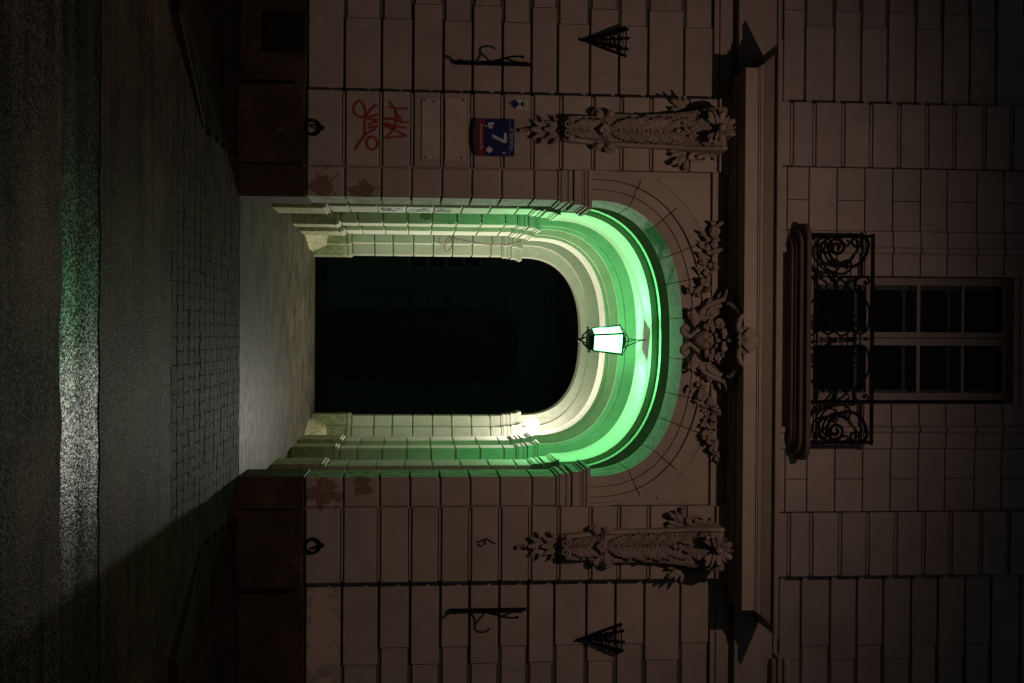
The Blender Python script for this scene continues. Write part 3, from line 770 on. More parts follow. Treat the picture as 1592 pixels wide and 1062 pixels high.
def console(cx):
    c = part_empty('console', BLD)
    S = [(2.975, .085, -.12), (3.00, .105, -.16), (3.05, .115, -.185), (3.15, .122, -.175), (3.28, .130, -.135), (3.36, .140, -.12), (3.42, .150, -.165), (3.50, .150, -.165), (3.70, .152, -.145), (3.95, .160, -.16),
         (4.15, .175, -.215), (4.28, .190, -.28), (4.38, .198, -.335), (4.46, .200, -.36), (4.505, .195, -.34)]
    b = NB(); R_ = [[b.verts.new((cx-h, -.06, z)), b.verts.new((cx-h, y, z)), b.verts.new((cx-h+.03, y-.012, z)), b.verts.new((cx-h+.045, y+.02, z)), b.verts.new((cx+h-.045, y+.02, z)), b.verts.new((cx+h-.03, y-.012, z)), b.verts.new((cx+h, y, z)), b.verts.new((cx+h, -.06, z))] for z, h, y in S]
    for i in range(len(R_)-1):
        for k in range(7): b.faces.new((R_[i][k], R_[i][k+1], R_[i+1][k+1], R_[i+1][k]))
    b.faces.new(R_[0]); b.faces.new(R_[-1][::-1]); obj('console_body', b, M_ORN, c)
    def yf(z):
        for i in range(len(S)-1):
            if S[i][0] <= z <= S[i+1][0]:
                t = (z-S[i][0])/(S[i+1][0]-S[i][0]); return S[i][2]+(S[i+1][2]-S[i][2])*t
        return -.1
    for s in (-1, 1):
        for (z, r) in ((3.325, .052), (3.435, .058)):                      # paired volutes at the waist
            b = NB(); P = spiral(cx+s*.148, z, r, .006, PI/2*s, 1.6*s if z < 3.4 else -1.6*s)
            tube(b, [(x, -.12-.05*i/len(P), zz) for i, (x, zz) in enumerate(P)], taper(len(P), .020, .012), 6)
            blob(b, (cx+s*.148, -.14, z), r*.75, .05, r*.75); obj('volute', b, M_ORN, c, True)
        b = NB(); P = spiral(cx+s*.045, 3.035, .048, .008, PI*(0 if s > 0 else 1), 1.5*s)   # small volutes at the foot
        tube(b, [(x, -.20, z) for x, z in P], taper(len(P), .016, .010), 6); obj('volute', b, M_ORN, c, True)
        b = NB(); P = [(cx+s*(.20+.055*math.cos(t)*(1-t/16)), -.085, 4.30+.13*math.sin(t)*(1-t/16)) for t in [PI*1.5*s/abs(s)+i*.5 for i in range(22)]]
        P = [(cx+s*(.232+.062*(1-i/24)*math.cos(i*.48+1.2)), -.09, 4.31+.15*(1-i/24)*math.sin(i*.48+1.2)) for i in range(24)]
        tube(b, P, taper(len(P), .020, .012), 6); obj('volute', b, M_ORN, c, True)
        for (dx, dz, a_, L) in ((.20, 4.17, 215, .20), (.225, 4.16, 240, .21), (.20, 4.15, 262, .17), (.245, 4.18, 195, .15), (.185, 4.12, 275, .14)):    # side sprays
            a2 = math.radians(a_); a2 = a2 if s < 0 else PI-a2
            leaf(c, 2, cx+s*dx, -.065, dz, a2, L, .22)
        for i in range(5):                                                # acanthus fronds up the shaft
            z = 3.45+i*.125; leaf(c, 5, cx+s*.012, yf(z)+.022, z, math.radians(90-s*(24+3*(i % 2))), .27+.02*(i % 3), .08, 0, .9)
        for i in range(3):
            z = 3.08+i*.07; leaf(c, 5, cx+s*.012, yf(z)+.02, z, math.radians(90-s*30), .19, .08)
        for (dz, a_, L) in ((4.34, 60, .12), (4.28, 78, .12), (4.40, 30, .13), (4.24, 45, .10)):
            leaf(c, 0, cx+s*.07, yf(dz)+.02, dz, math.radians(90-s*a_*.9), L, .25)
    b = NB()
    for k in range(7):                                                     # shell at the waist
        a_ = math.radians(90+(k-3)*24); tube(b, [(cx, -.15, 3.36), (cx+.045*math.cos(a_), -.185, 3.36+.05*math.sin(a_)), (cx+.075*math.cos(a_), -.15, 3.36+.085*math.sin(a_))], [.008, .015, .010], 6)
    blob(b, (cx, -.17, 3.35), .028, .03, .025); obj('shell', b, M_ORN, c, True)
    b = NB()
    for k in range(16): blob(b, (cx+random.uniform(-.06, .06), yf(4.2)-.0+random.uniform(0, .02), 4.11+k*.012), .016, .016, .018, 6, 4)   # scales above the shaft
    blob(b, (cx, yf(4.1)+.0, 4.07), .03, .03, .03); obj('bead_cluster', b, M_ORN, c, True)
    for k in range(9):                                                     # palmette under the cornice
        a_ = math.radians(-28+236*k/8); leaf(c, 3 if k % 2 else 2, cx+.02*math.cos(a_), -.375, 4.43+.02*math.sin(a_), a_, .135 if k % 2 else .15, .38 if math.sin(a_) > 0 else .15, 0, .9)
    for s in (-1, 1):
        for (a_, L) in ((250, .12), (225, .15), (200, .13)): a2 = math.radians(a_ if s < 0 else 540-a_); leaf(c, 0, cx+s*.05, -.36, 4.40, a2, L, .05)
    b = NB(); blob(b, (cx, -.42, 4.435), .035, .04, .035); obj('rosette_boss', b, M_ORN, c, True)
    for (z, L, sp) in ((2.975, .19, 24), (2.825, .16, 30)):                # husks hanging below
        for k in (-2, -1, 0, 1, 2):
            leaf(c, 4 if k else 0, cx+k*.012, -.075, z+.01*abs(k), math.radians(-90+k*sp), L*(1 if abs(k) < 2 else .85), .06, 0, .95)
    b = NB()
    for (z, r) in ((2.665, .022), (2.632, .017), (2.60, .022), (2.838, .025)): blob(b, (cx+(.01 if z < 2.61 else 0), -.085, z), r, r, r)
    obj('bead_pendant', b, M_ORN, c, True)
console(-1.952); console(1.952)

# mask cartouche on the crown of the arch, with leaf garlands
car = part_empty('mask_cartouche', BLD)
MY = 525
def cz(zx, zy, Y): return fp(1040+zx/5.9, 440+zy/5.9, Y)
def sym(zx, zy): return ((zx, zy), (zx, 2*MY-zy))
P = [(175, 525), (240, 430), (300, 330), (350, 262), (450, 215), (540, 200), (610, 270), (660, 330), (690, 430), (700, 525)]
b = NB(); PP = [cz(x, y, -.06) for x, y in P] + [cz(x, 2*MY-y, -.06) for x, y in P[::-1][1:-1]]
prism(b, [(p.x, p.z) for p in PP], -.075, .0); obj('cartouche_shield', b, M_ORN, car)
def ctube(pts, r, Ys, n=7, r2=None):
    Y = Ys if isinstance(Ys, (list, tuple)) else [Ys]*len(pts)
    for m_ in (0, 1):
        Q = smooth_path([cz(x, (2*MY-y if m_ else y), Y[i]) for i, (x, y) in enumerate(pts)], 4)
        b = NB(); tube(b, Q, taper(len(Q), r*.8, r*1.15, r2 or r*.7), n); obj('carved_scroll', b, M_ORN, car, True)
fr = random.Random(8)
for (x, y, yy) in ((345, 250, -.06), (455, 165, -.08), (545, 130, -.10), (630, 285, -.30), (235, 320, -.04), (195, 290, -.04), (215, 380, -.05), (270, 300, -.04), (400, 300, -.08)):
    for k in (0, 1):
        q_ = sym(x+fr.uniform(-8, 8), y)[k]; p = cz(*q_, yy); a_ = math.radians(fr.uniform(100, 250)); leaf(car, fr.choice((0, 1, 5)), p.x, p.y, p.z, a_ if k == 0 else PI-a_, fr.uniform(.08, .125), fr.uniform(.03, .15))
ctube([(300, 395), (245, 450), (195, 490), (155, 478), (130, 452), (122, 425), (145, 402), (172, 418), (162, 442)], .026, -.11)
ctube([(370, 300), (330, 335), (285, 395), (245, 455), (205, 500)], .024, -.09)
ctube([(335, 300), (318, 262), (335, 225), (390, 190), (460, 165), (512, 140), (530, 100), (542, 68), (568, 58), (580, 80), (566, 92)], .026, [-.08, -.09, -.1, -.11, -.12, -.14, -.16, -.17, -.17, -.17, -.17])
ctube([(345, 300), (375, 245), (450, 212), (520, 195), (560, 215), (600, 255)], .022, -.12)
ctube([(530, 190), (570, 200), (620, 240), (650, 275)], .024, [-.2, -.24, -.3, -.36])
ctube([(685, 292), (655, 330), (638, 390), (652, 438), (690, 455), (712, 432), (694, 412), (680, 425)], .028, [-.42, -.44, -.46, -.48, -.49, -.5, -.5, -.5])
ctube([(690, 460), (660, 490), (640, 520)], .03, -.49)
for (x, y, r) in ((600, 135, .045), (592, 190, .040), (625, 140, .03), (640, 290, .035)):
    for (a_, c_) in sym(x, y):
        b = NB(); p = cz(a_, c_, -.2); blob(b, p, r, r*.8, r); obj('carved_boss', b, M_ORN, car, True)
b = NB(); p0 = cz(640, 525, -.46)
for k in range(9):
    a_ = (k-4)/4; e_ = cz(805-60*a_*a_, 525+105*a_, -.52); mdl = (p0+e_)/2+Vector((0, -.05, 0))
    tube(b, smooth_path([p0, mdl, e_], 4), taper(9, .012, .028, .022), 7)
obj('shell', b, M_ORN, car, True)
b = NB(); p = cz(820, 525, -.52); blob(b, p, .03, .03, .035); obj('carved_boss', b, M_ORN, car, True)
# the stone face
b = NB(); fc = cz(330, 525, -.13); bmesh.ops.create_uvsphere(b, u_segments=44, v_segments=34, radius=1)
for v in b.verts:
    x, y, z = v.co
    w = 1-.38*max(0, -z)**1.3
    d = .105*(-y) if y < 0 else 0
    fr = max(0, -y)
    nose = .066*math.exp(-(x/.17)**2)*math.exp(-((z+.02)/.28)**2)*(1.0 if z > -.25 else .6)
    brow = .032*math.exp(-((abs(x)-.38)/.3)**2)*math.exp(-((z-.26)/.10)**2)
    eye = -.050*math.exp(-((abs(x)-.38)/.16)**2)*math.exp(-((z-.10)/.10)**2)
    lips = .022*math.exp(-(x/.26)**2)*(math.exp(-((z+.42)/.05)**2)+math.exp(-((z+.54)/.05)**2)) - .04*math.exp(-(x/.26)**2)*math.exp(-((z+.48)/.04)**2)
    chin = .026*math.exp(-(x/.2)**2)*math.exp(-((z+.78)/.12)**2)
    cheek = .020*math.exp(-((abs(x)-.5)/.2)**2)*math.exp(-((z+.2)/.2)**2)
    v.co = (fc.x+x*.098*w, fc.y-d-(nose+brow+eye+lips+chin+cheek)*fr, fc.z+z*.128)
obj('mask_face', b, M_ORN, car, True)
for (x, y, r) in ((350, 410, .030), (395, 372, .034), (400, 425, .026), (455, 365, .036), (470, 425, .030), (512, 400, .034), (440, 470, .028), (500, 455, .028), (455, 525, .028), (345, 385, .022)):
    for q_ in (sym(x, y) if abs(y-MY) > 5 else [(x, y)]):
        b = NB(); p = cz(*q_, -.185-.10*max(0, (x-340)/180)); sp_ = spiral(p.x, p.z, r, .004, random.uniform(0, 6), random.choice((-1.4, 1.4)), 16)
        tube(b, [(xx, p.y-.02*i/16, zz) for i, (xx, zz) in enumerate(sp_)], taper(17, .016, .010), 6); blob(b, p, r*.8, .03, r*.8); obj('hair_curl', b, M_ORN, car, True)
for a_ in (35, 145, 215, 325):
    p = cz(560, 525, -.33); leaf(car, 1, p.x, p.y+.03, p.z, math.radians(a_), .15, .1, 0, 1.2)
b = NB(); p = cz(560, 525, -.36); blob(b, p, .03, .03, .03); obj('carved_boss', b, M_ORN, car, True)
for (x, y, a_, L) in ((255, 400, 200, .22), (280, 370, 170, .20), (250, 360, 225, .17), (330, 260, 160, .16)):
    for k, q_ in enumerate(sym(x, y)):
        p = cz(*q_, -.06); aa = math.radians(a_); leaf(car, 0, p.x, p.y, p.z, aa if k == 0 else PI-aa, L, .12)
for side in (0, 1):
    gar = part_empty('garland', BLD)
    cl = [(1112, 350), (1106, 372), (1104, 395), (1100, 418), (1094, 440), (1080, 462)]
    for i in range(46):
        t = i/45*(len(cl)-1); k = min(int(t), len(cl)-2); f_ = t-k
        px = cl[k][0]+(cl[k+1][0]-cl[k][0])*f_; py = cl[k][1]+(cl[k+1][1]-cl[k][1])*f_
        sp_ = 6+6*min(1, i/8)
        px += random.uniform(-sp_, sp_); py += random.uniform(-3, 3)
        p = fp(px, py if side == 0 else 1057-py, -.03)
        ang = math.radians(180+random.uniform(-75, 75)); ang = ang if side == 0 else PI-ang
        leaf(gar, random.choice((0, 1, 1)), p.x, -.03-random.uniform(0, .05), p.z, ang, random.uniform(.070, .112), random.uniform(.05, .4), random.uniform(-.5, .5))
    b = NB()
    for i in range(26):
        t = random.random()*(len(cl)-1); k = int(t); f_ = t-k
        px = cl[k][0]+(cl[k+1][0]-cl[k][0])*f_+random.uniform(-8, 8); py = cl[k][1]+(cl[k+1][1]-cl[k][1])*f_
        p = fp(px, py if side == 0 else 1057-py, -.07); blob(b, p, .018, .018, .018, 6, 5)
    tag(obj('berry_cluster', b, M_ORN, gar, True), kind='stuff')

# ------------------------------------------------------------------ paint and repairs on the front
def in_joint(z, zs, gap): return any(abs(z-q_) < gap/2+.004 for q_ in zs[1:-1])
def strokes(name, polys, wid, y, mat, zs=None, gap=0, label=None, plane='front', xw=0):
    for poly in polys:
        b = NB(); Q = smooth_path(poly, 7)
        for i in range(len(Q)-1):
            p, q_ = Q[i], Q[i+1]
            if zs and (in_joint(p.z, zs, gap) or in_joint(q_.z, zs, gap)): continue
            d = q_-p
            if d.length < 1e-6: continue
            d.normalize(); n_ = Vector((-d.z, 0, d.x))*wid*.5; e_ = d*wid*.12
            off = Vector((0, -.0004*(i % 3), 0))
            vs_ = [b.verts.new(v+off) for v in (p-n_-e_, q_-n_+e_, q_+n_+e_, p+n_-e_)]
            b.faces.new(vs_)
        o = part(name, b, mat)
        if label: o['label'] = label
def gz(x, y, Y=-.066): p = fp(465+x/8.844, 140+y/8.844, Y); return Vector((p.x, Y, p.z))
G = [[(770, 815), (830, 720), (890, 640), (905, 540), (905, 400), (915, 300), (880, 190), (820, 150), (770, 200), (750, 270), (780, 340), (850, 370), (930, 340), (990, 270), (1050, 205)],
     [(930, 380), (1010, 360), (1090, 330)], [(950, 400), (1030, 410), (1100, 400), (1200, 395), (1330, 405)], [(950, 480), (1020, 450), (1100, 430)], [(960, 520), (1060, 500), (1110, 500), (1180, 480), (1330, 520)],
     [(905, 620), (980, 570), (1060, 530)], [(950, 660), (1010, 640), (1070, 690), (1070, 780), (1010, 820), (950, 780), (930, 700), (960, 650)],
     [(1240, 155), (1310, 250), (1330, 340), (1325, 450), (1290, 550), (1190, 660)], [(1230, 230), (1330, 250), (1490, 255)], [(1320, 280), (1380, 380), (1420, 450)], [(1170, 385), (1300, 405), (1420, 440), (1520, 440)],
     [(1180, 450), (1330, 500), (1470, 520)], [(1180, 500), (1330, 560), (1480, 630)], [(1480, 632), (1330, 645), (1180, 662)], [(1050, 215), (1130, 225)]]
strokes('paint_stroke', [[gz(*p) for p in s_] for s_ in G[:7]], .023, -.066, M_RED, Z_PIL, .042, 'stroke of the lower red sprayed word')
strokes('paint_stroke', [[gz(*p) for p in s_] for s_ in G[7:]], .020, -.0675, M_RED, Z_PIL, .042, 'stroke of the upper red sprayed word')
def bz(x, y, Y=-.066): p = fp(730+x/26.56, 820+y/26.56, Y); return Vector((p.x, Y, p.z))
strokes('paint_stroke', [[bz(*p) for p in s_] for s_ in ([(290, 590), (420, 600), (540, 540), (620, 490), (740, 490), (900, 600), (1070, 670)], [(330, 680), (420, 770), (550, 760)], [(640, 520), (640, 730)])], .014, -.066, M_BLACKP, None, 0, 'stroke of the small black scribble on the right pilaster')
# scribbles on the repainted pier blocks inside the passage
b = NB(); rr = random.Random(4)
for (z0, z1) in ((1.22, 1.47), (1.54, 1.79), (1.86, 2.02)):
    for k in range(9):
        zc_ = rr.uniform(z0, z1); yc_ = rr.uniform(2.45, 2.82)
        Q = [(yc_+rr.uniform(-.09, .09), min(z1, max(z0, zc_+rr.uniform(-.09, .09)))) for _ in range(5)]
        Q = smooth_path([(0, a_, c_) for a_, c_ in Q], 4)
        for i in range(len(Q)-1):
            d = (Q[i+1]-Q[i])
            if d.length < 1e-5: continue
            d.normalize(); n_ = Vector((0, -d.z, d.y))*.006
            b.faces.new([b.verts.new(Vector((-1.4775+.0003*(k % 4), 0, 0))+v) for v in (Q[i]-n_, Q[i+1]-n_, Q[i+1]+n_, Q[i]+n_)])
o = part('graffiti', b, M_BLACKP); o['label'] = 'black marker scribbles inside the passage'; o['kind'] = 'stuff'
# outline left by a removed plaque: thin repair patches and four anchor holes
for (z0, z1) in ((1.678, 1.840), (1.897, 2.082)):
    b = NB(); block(b, -2.235, -1.66, -.071, -.06, z0, z1, .003); o = part('plaster_patch', b, M_PATCH); o['label'] = 'paler plaster patch where a plaque hung'
b = NB()
for (x, z) in ((-2.215, 1.70), (-2.215, 2.06), (-1.68, 1.71), (-1.68, 2.05), (-2.2, 1.79)): blob(b, (x, -.072, z), .010, .004, .010, 8, 4)
part('anchor_hole', b, M_BLACKP)
# cellar hatch in the left plinth
ht = part_empty('cellar_hatch', BLD)
b = NB(); box(b, -2.99, -2.665, .022, .05, .235, .575); obj('hatch_sheet', b, M_RUST, ht)
b = NB()
for (x0, x1, z0, z1) in ((-3.01, -2.985, .222, .590), (-2.67, -2.645, .222, .590), (-2.985, -2.67, .565, .590), (-2.985, -2.67, .222, .245)): box(b, x0, x1, .012, .052, z0, z1)
obj('hatch_frame', b, M_RUST, ht)

# ------------------------------------------------------------------ things on the wall
def flatmesh(name, polys, y, mat, parent, t=.0015):
    b = NB()
    for P in polys: prism(b, P, y, y+t)
    return obj(name, b, mat, parent)
def text(body, x, z, size, y, mat, parent, name='lettering', align='CENTER', sx=1.0):
    cu = bpy.data.curves.new('t', 'FONT'); cu.body = body; cu.size = size; cu.align_x = align; cu.align_y = 'CENTER'; cu.extrude = .0006; cu.resolution_u = 3
    to = bpy.data.objects.new('t', cu); COL.objects.link(to); bpy.context.view_layer.update()
    me = bpy.data.meshes.new_from_object(to.evaluated_get(bpy.context.evaluated_depsgraph_get()))
    bpy.data.objects.remove(to); me.materials.clear(); me.materials.append(mat); me.name = name
    return inst(name, me, Matrix.Translation((x, y, z)) @ Matrix.Rotation(PI/2, 4, 'X') @ Matrix.Diagonal((sx, 1, 1, 1)), parent)
sg = thing('house_number_sign', 'blue and red enamel sign with white number 7 beside the gateway', 'sign', (-1.873, -.07, 2.36))
b = NB(); block(b, -2.047, -1.700, -.088, -.064, 2.262, 2.545, .003); obj('sign_plate', b, M_BLUE, sg)
b = NB(); block(b, -2.046, -1.701, -.0885, -.064, 2.205, 2.2615, .002); obj('red_band', b, M_SRED, sg)
b = NB(); arc = [(-1.8735+.1725*math.cos(PI+PI*i/14), 2.2045+.052*math.sin(PI+PI*i/14)) for i in range(15)]; prism(b, arc, -.105, -.064); obj('hood', b, M_GREY, sg)
flatmesh('divider_line', [[(-2.04, 2.4985), (-1.707, 2.4985), (-1.707, 2.5005), (-2.04, 2.5005)]], -.0895, M_WHITE, sg)
text('ul. Bednarska', -1.86, 2.522, .040, -.0892, M_WHITE, sg, sx=.95)
flatmesh('numeral', [[(-1.917, 2.472), (-1.823, 2.472), (-1.823, 2.448), (-1.875, 2.335), (-1.903, 2.335), (-1.851, 2.446), (-1.917, 2.446)]], -.0895, M_WHITE, sg)
text('Śródmieście Płn.', -1.873, 2.233, .036, -.0895, M_WHITE, sg, sx=1.0)
# small emblems on the plate: crowned figure, eagle, arrow
flatmesh('emblem', [[(-2.01, 2.30), (-1.985, 2.29), (-1.955, 2.31), (-1.96, 2.345), (-1.985, 2.335), (-2.0, 2.355), (-2.015, 2.345)], [(-1.985, 2.27), (-1.97, 2.27), (-1.97, 2.284), (-1.985, 2.284)]], -.0895, M_WHITE, sg)
flatmesh('emblem', [[(-1.775, 2.33), (-1.762, 2.345), (-1.755, 2.33), (-1.742, 2.34), (-1.735, 2.318), (-1.722, 2.305), (-1.738, 2.298), (-1.742, 2.275), (-1.757, 2.288), (-1.772, 2.275), (-1.775, 2.295), (-1.79, 2.308)]], -.0895, M_WHITE, sg)
flatmesh('emblem', [[(-1.735, 2.465), (-1.729, 2.465), (-1.729, 2.448), (-1.717, 2.448), (-1.732, 2.432), (-1.747, 2.448), (-1.735, 2.448)]], -.0895, M_WHITE, sg)
pq = thing('heritage_plaque', 'small white and blue shield plaque of a protected monument on left pilaster', 'plaque', (-2.19, -.07, 2.58))
x0, x1, zt, zb, zm = -2.238, -2.146, 2.668, 2.497, 2.552
b = NB(); prism(b, [(x0, zt), (x1, zt), (x1, zm), (-2.192, zb), (x0, zm)], -.074, -.066); obj('plaque_plate', b, M_WHITE, pq)
flatmesh('blue_diamond', [[(-2.192, zb+.006), (x1-.005, 2.548), (-2.192, 2.594), (x0+.005, 2.548)]], -.0755, M_BLUE, pq)
flatmesh('blue_triangle', [[(-2.192, 2.594), (x1-.012, 2.630), (x0+.012, 2.630)]], -.0755, M_BLUE, pq)
text('zabytek', -2.192, 2.648, .024, -.0755, M_BLACKP, pq, sx=.95)
for s, lb in ((-1, 'iron tether ring low on the left pilaster under the red graffiti'), (1, 'iron tether ring low on the right pilaster')):
    t = thing('tether_ring', lb, 'iron ring', (s*1.93, -.07, .69), 'iron rings on the pilasters')
    cx = fp(486, 198 if s < 0 else 849, -.09).x; zc_ = fp(486, 198 if s < 0 else 849, -.09).z
    b = NB(); tube(b, [(cx+.066*math.cos(k*PI/12), -.085+.010*math.sin(k*PI/12), zc_+.066*math.sin(k*PI/12)) for k in range(24)], .014, 8, True); obj('ring', b, M_IRON, t, True)
    b = NB(); tube(b, smooth_path([(cx-.012, -.06, zc_+.085), (cx-.012, -.115, zc_+.075), (cx, -.125, zc_+.045), (cx+.012, -.10, zc_+.05), (cx+.012, -.06, zc_+.085)], 4), .010, 6); blob(b, (cx, -.066, zc_+.085), .022, .01, .022); obj('staple', b, M_IRON, t, True)
def bracket(s, label):
    xb = fp(770, 99 if s < 0 else 948.5, .02).x; z0, z1 = (1.985, 2.715) if s < 0 else (1.965, 2.695)
    t = thing('iron_bracket', label, 'wall bracket', (xb, .06, z0), 'scrolled iron brackets on the outer walls')
    b = NB(); box(b, xb-.011, xb+.011, .012, .058, z0, z1); obj('bracket_bar', b, M_IRON, t)
    zb_ = z0-1.985
    for nm, pts, r in (('bracket_scroll', [(.03, 2.20), (-.02, 2.27), (-.09, 2.35), (-.17, 2.42), (-.235, 2.47), (-.275, 2.53), (-.285, 2.585), (-.26, 2.61), (-.235, 2.595)], .009),
                       ('bracket_scroll', [(.03, 2.36), (-.02, 2.38), (-.10, 2.40), (-.19, 2.43)], .010), ('bracket_scroll', [(.03, 2.62), (-.03, 2.60), (-.07, 2.55)], .010)):
        b = NB(); tube(b, smooth_path([(xb, y, z+zb_) for y, z in pts], 5), r, 6); obj(nm, b, M_IRON, t, True)
    b = NB(); tube(b, [(xb, .03, 2.035+zb_), (xb, -.05, 2.035+zb_)], .012, 6); blob(b, (xb, -.06, 2.035+zb_), .018, .022, .022); obj('bracket_clamp', b, M_IRON, t)
bracket(-1, 'black scrolled iron bracket on the left outer wall'); bracket(1, 'black scrolled iron bracket on the right outer wall')
def basket(s, label):
    p = fp(908, 63, -.0) if s < 0 else fp(902, 993, 0); q_ = fp(974, 62, -.0) if s < 0 else fp(967, 996, 0)
    cx, za, zt = (q_.x*.5+p.x*.5), p.z, q_.z
    t = thing('iron_wall_basket', label, 'wall basket', (cx, .06, za), 'pointed iron baskets on the outer walls')
    R_ = .135
    angs = [math.radians(a_) for a_ in (180, 225, 270, 315, 360)]
    for a_ in angs:
        b = NB(); tube(b, [(cx, .035, za), (cx+R_*math.cos(a_)*.5, .05+R_*math.sin(a_)*.55, (za+zt)/2), (cx+R_*math.cos(a_), .05+R_*math.sin(a_)*1.1, zt+.01)], [.010, .012, .014], 6); obj('rib', b, M_IRON, t)
    b = NB()
    for zz, k in ((zt-.02, .95), (zt-.16, .62)):
        tube(b, [(cx+R_*k*math.cos(a_), .05+R_*1.1*k*math.sin(a_), zz) for a_ in [PI+PI*i/14 for i in range(15)]], .007, 6)
    obj('hoop', b, M_IRON, t)
    for i in range(4):
        a_ = (angs[i]+angs[i+1])/2
        for (zz, k, r) in ((zt-.075, .83, .034), (zt-.150, .66, .026), (zt-.21, .52, .02)):
            b = NB(); c0 = Vector((cx+R_*k*math.cos(a_), .05+R_*1.1*k*math.sin(a_), zz)); tx = Vector((-math.sin(a_), math.cos(a_), 0))
            tube(b, [c0+tx*r*math.cos(k_*PI/6)+Vector((0, 0, 1))*r*math.sin(k_*PI/6) for k_ in range(12)], .005, 5, True); obj('scroll_ring', b, M_IRON, t)
    b = NB(); blob(b, (cx, .03, za-.005), .016, .018, .022); obj('finial', b, M_IRON, t, True)
basket(-1, 'pointed iron basket fixed high on the left outer wall'); basket(1, 'pointed iron basket fixed high on the right outer wall')

# hanging lantern, green lit
LX, LYY = .027, 2.82
lan = thing('hanging_lantern', 'lit four sided lantern glowing green under the gateway vault', 'lantern', (LX, LYY, 4.39))
PHI = math.radians(21.3)
def lc(k, side, z):
    a_ = PHI+PI/4+k*PI/2+PI
    r = side/math.sqrt(2); return Vector((LX+r*math.cos(a_), LYY+r*math.sin(a_), z))
ST, SB, ZT, ZB = .266, .201, 4.091, 3.745
b = NB()
for k in range(4):
    tube(b, [lc(k, ST, ZT), lc(k, SB, ZB)], .014, 6)
    tube(b, [lc(k, ST, ZT), lc(k+1, ST, ZT)], .010, 6); tube(b, [lc(k, SB, ZB), lc(k+1, SB, ZB)], .010, 6)
    blob(b, lc(k, ST+.012, ZT), .013, .013, .013, 6, 4)
    tube(b, [lc(k, SB*.93, ZB-.055), lc(k+1, SB*.93, ZB-.055)], .010, 6)
obj('lantern_frame', b, M_LANT, lan)
b = NB()
A = [lc(k, SB*.99, ZB+.004) for k in range(4)]; B_ = [lc(k, SB*.90, ZB-.06) for k in range(4)]
a_ = [b.verts.new(p) for p in A]; c_ = [b.verts.new(p) for p in B_]; b.faces.new(a_); b.faces.new(c_)
for k in range(4): b.faces.new((a_[k], a_[(k+1) % 4], c_[(k+1) % 4], c_[k]))
obj('lantern_base', b, M_LANT, lan)
b = NB()
A = [lc(k, ST*.80, ZT+.006) for k in range(4)]; B_ = [lc(k, ST*.30, ZT+.055) for k in range(4)]
a_ = [b.verts.new(p) for p in A]; c_ = [b.verts.new(p) for p in B_]; b.faces.new(a_); b.faces.new(c_)
for k in range(4): b.faces.new((a_[k], a_[(k+1) % 4], c_[(k+1) % 4], c_[k]))
obj('lantern_cap', b, M_LANT, lan)
for k in range(4):
    b = NB(); v = [b.verts.new(p) for p in (lc(k, ST-.006, ZT-.008), lc(k+1, ST-.006, ZT-.008), lc(k+1, SB-.006, ZB+.008), lc(k, SB-.006, ZB+.008))]; b.faces.new(v); obj('glass_pane', b, M_PANE_LIT, lan)
    top_ = Vector((LX, LYY, ZT+.098)); m_ = (lc(k, ST*.55, ZT+.060))
    b = NB(); tube(b, smooth_path([lc(k, ST, ZT), m_, top_], 4), .006, 5); obj('strap', b, M_LANT, lan)
    bt = Vector((LX, LYY, ZB-.145)); m_ = lc(k, SB*.62, ZB-.085)
    b = NB(); tube(b, smooth_path([lc(k, SB*.98, ZB-.03), m_, lc(k, SB*.2, ZB-.125), bt], 4), .009, 5); blob(b, lc(k, SB*1.1, ZB-.05), .016, .016, .016, 6, 5); blob(b, lc(k, SB*.42, ZB-.115), .013, .013, .013, 6, 5); obj('strap', b, M_LANT, lan)
b = NB(); blob(b, (LX, LYY, ZB-.155), .022, .022, .026); tube(b, [(LX, LYY, ZB-.16), (LX, LYY, ZB-.21)], [.016, .003], 6); obj('finial', b, M_LANT, lan, True)
b = NB(); tube(b, [(LX+.018*math.cos(k*PI/6), LYY, ZT+.115+.018*math.sin(k*PI/6)) for k in range(12)], .005, 5, True)
tube(b, [(LX, LYY, ZT+.13), (LX, LYY, 4.395)], .009, 6); tube(b, [(LX+.10, LYY, ZT+.03), (LX+.055, LYY, ZT+.12), (LX+.004, LYY, ZT+.25)], .007, 5); obj('hanging_rod', b, M_LANT, lan)
ll = bpy.data.lights.new('lantern_light', 'POINT'); lo = bpy.data.objects.new('lantern_light', ll); link(lo, lan); lo.location = (0, 0, 3.865-4.39)
ll.energy = 190; ll.color = GREEN; ll.shadow_soft_size = .045

# white wall lamp on the innermost pier
WL = Vector((1.347, 6.50, 3.392))
wl = thing('wall_lamp', 'glaring white round lamp on the right inner pier of the passage', 'lamp', (WL.x, 6.5, WL.z))
b = NB(); blob(b, WL, .102, .08, .102, 24, 16); obj('globe', b, M_GLOBE, wl, True)
b = NB()
for (r0, r1, y0, y1) in ((.05, .045, WL.y+.070, WL.y+.115), (.03, .03, WL.y+.115, WL.y+.17)):
    A = [b.verts.new((WL.x+r0*math.cos(k*PI/12), y0, WL.z+r0*math.sin(k*PI/12))) for k in range(24)]; B_ = [b.verts.new((WL.x+r1*math.cos(k*PI/12), y1, WL.z+r1*math.sin(k*PI/12))) for k in range(24)]
    b.faces.new(A); b.faces.new(B_)
    for k in range(24): b.faces.new((A[k], A[(k+1) % 24], B_[(k+1) % 24], B_[k]))
obj('lamp_holder', b, M_WHITE, wl)
b = NB(); tube(b, smooth_path([(WL.x, WL.y+.16, WL.z), (WL.x+.03, WL.y+.22, WL.z+.01), (WL.x+.15, WL.y+.24, WL.z+.02), (1.70, WL.y+.24, WL.z+.02)], 4), .018, 8); obj('wall_arm', b, M_GREY, wl, True)
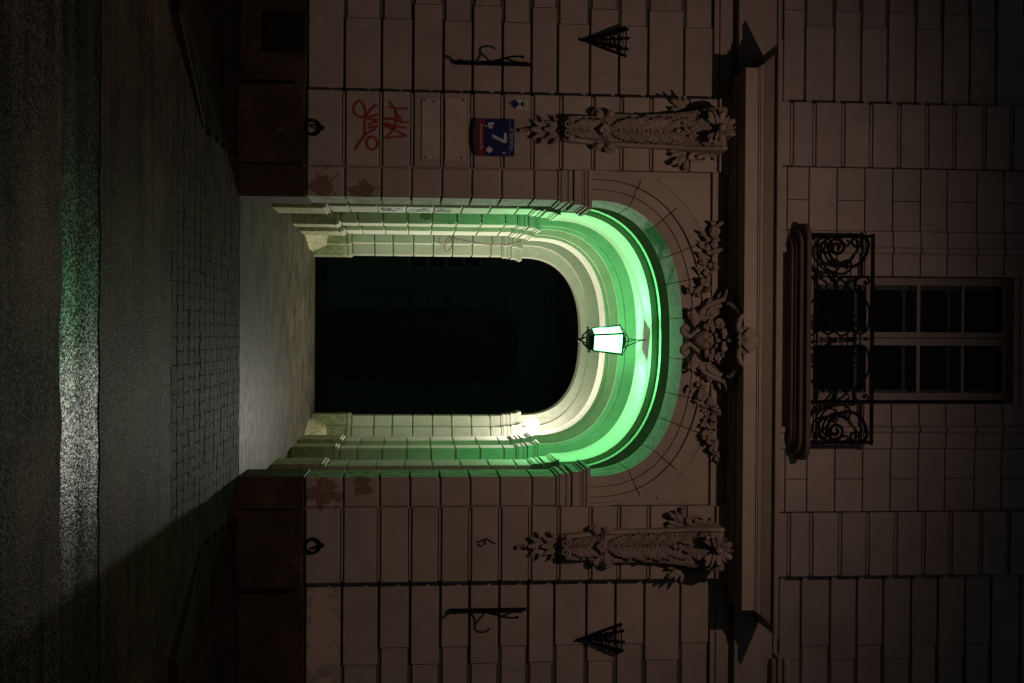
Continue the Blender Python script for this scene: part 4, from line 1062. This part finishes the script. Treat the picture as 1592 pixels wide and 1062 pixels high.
fl = bpy.data.lights.new('wall_lamp_light', 'SPOT'); fo = bpy.data.objects.new('wall_lamp_light', fl); link(fo, wl); fo.location = (0, WL.y-6.5, 0); fl.spot_size = math.radians(180); fl.spot_blend = 1
fo.rotation_euler = Vector((-.70, -.52, -.40)).to_track_quat('-Z', 'Y').to_euler()
fl.energy = 760; fl.color = WHITE; fl.shadow_soft_size = .05

# loose cable looped on the left inner pier
def kz(x, y, Y): return fp(660+x/9.365, 340+y/9.365, Y)
cab = [(240, 250), (208, 300), (225, 355), (290, 386), (340, 345), (385, 285), (360, 265), (300, 350), (285, 420), (320, 482), (380, 430), (400, 340), (385, 270), (440, 285), (580, 318), (700, 342), (830, 366), (960, 378), (1200, 376), (1330, 345), (1440, 312)]
b = NB(); tube(b, smooth_path([kz(x, y, 7.045-.02*(i % 2)) for i, (x, y) in enumerate(cab)], 5), .0055, 5)
tag(obj('cable', b, M_CABLE, None, True), 'loose reddish cable looped on the left inner pier', 'cable')

# ------------------------------------------------------------------ courtyard house seen dimly through the passage
yd = thing('courtyard_house', 'dark rear house with a portal across the courtyard', 'building', (0, 16, -.5))
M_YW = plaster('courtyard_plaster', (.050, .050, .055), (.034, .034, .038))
b = NB(); ring(b, se_curve(.83, 3.3, 4.0, 2.2), 1.1, 4.6, 16, 16.4)
bmesh.ops.translate(b, verts=b.verts, vec=(.25, 0, 0))
box(b, -9, -.85, 16, 16.4, -.5, 1.40); box(b, -9, -1.90, 16, 16.4, 1.40, 3.15); box(b, -1.55, -.85, 16, 16.4, 1.4, 3.15); box(b, -9, -.85, 16, 16.4, 3.15, 9)
box(b, 1.35, 9, 16, 16.4, -.5, 9); box(b, -.85, -.58, 16, 16.4, -.5, 3.3); box(b, 1.08, 1.35, 16, 16.4, -.5, 3.3); box(b, -.85, 1.35, 16, 16.4, 4.6, 9)
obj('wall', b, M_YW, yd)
for (x0, x1) in ((-.98, -.60), (1.10, 1.44)):
    zz = .97
    for k in range(7):
        b = NB(); block(b, x0, x1, 15.9, 16.0, zz+.02, zz+.43, .01); obj('stone_block', b, M_YW, yd); zz += .45
    b = NB(); box(b, x0-.04, x1+.04, 15.86, 16, -.5, .96); obj('plinth', b, M_YW, yd)
b = NB(); box(b, -1.02, 1.48, 15.8, 16, 4.62, 4.9); box(b, -1.1, 1.56, 15.7, 16, 4.9, 5.0); obj('cornice', b, M_YW, yd)
b = NB(); box(b, -.6, 1.1, 16.25, 16.3, -.5, 4.1); obj('door', b, M_ROOM, yd)
wn = part_empty('window', yd); wn.location = (0, 0, 0)
b = NB()
for x in (-1.90, -1.60): box(b, x, x+.05, 16.1, 16.2, 1.4, 3.15)
for z in (1.4, 1.83, 2.27, 2.7, 3.1): box(b, -1.85, -1.6, 16.1, 16.2, z, z+.05)
obj('window_frame', b, M_GREY, wn)
b = NB(); box(b, -1.85, -1.6, 16.15, 16.16, 1.45, 3.1); obj('window_pane', b, M_ROOM, wn)
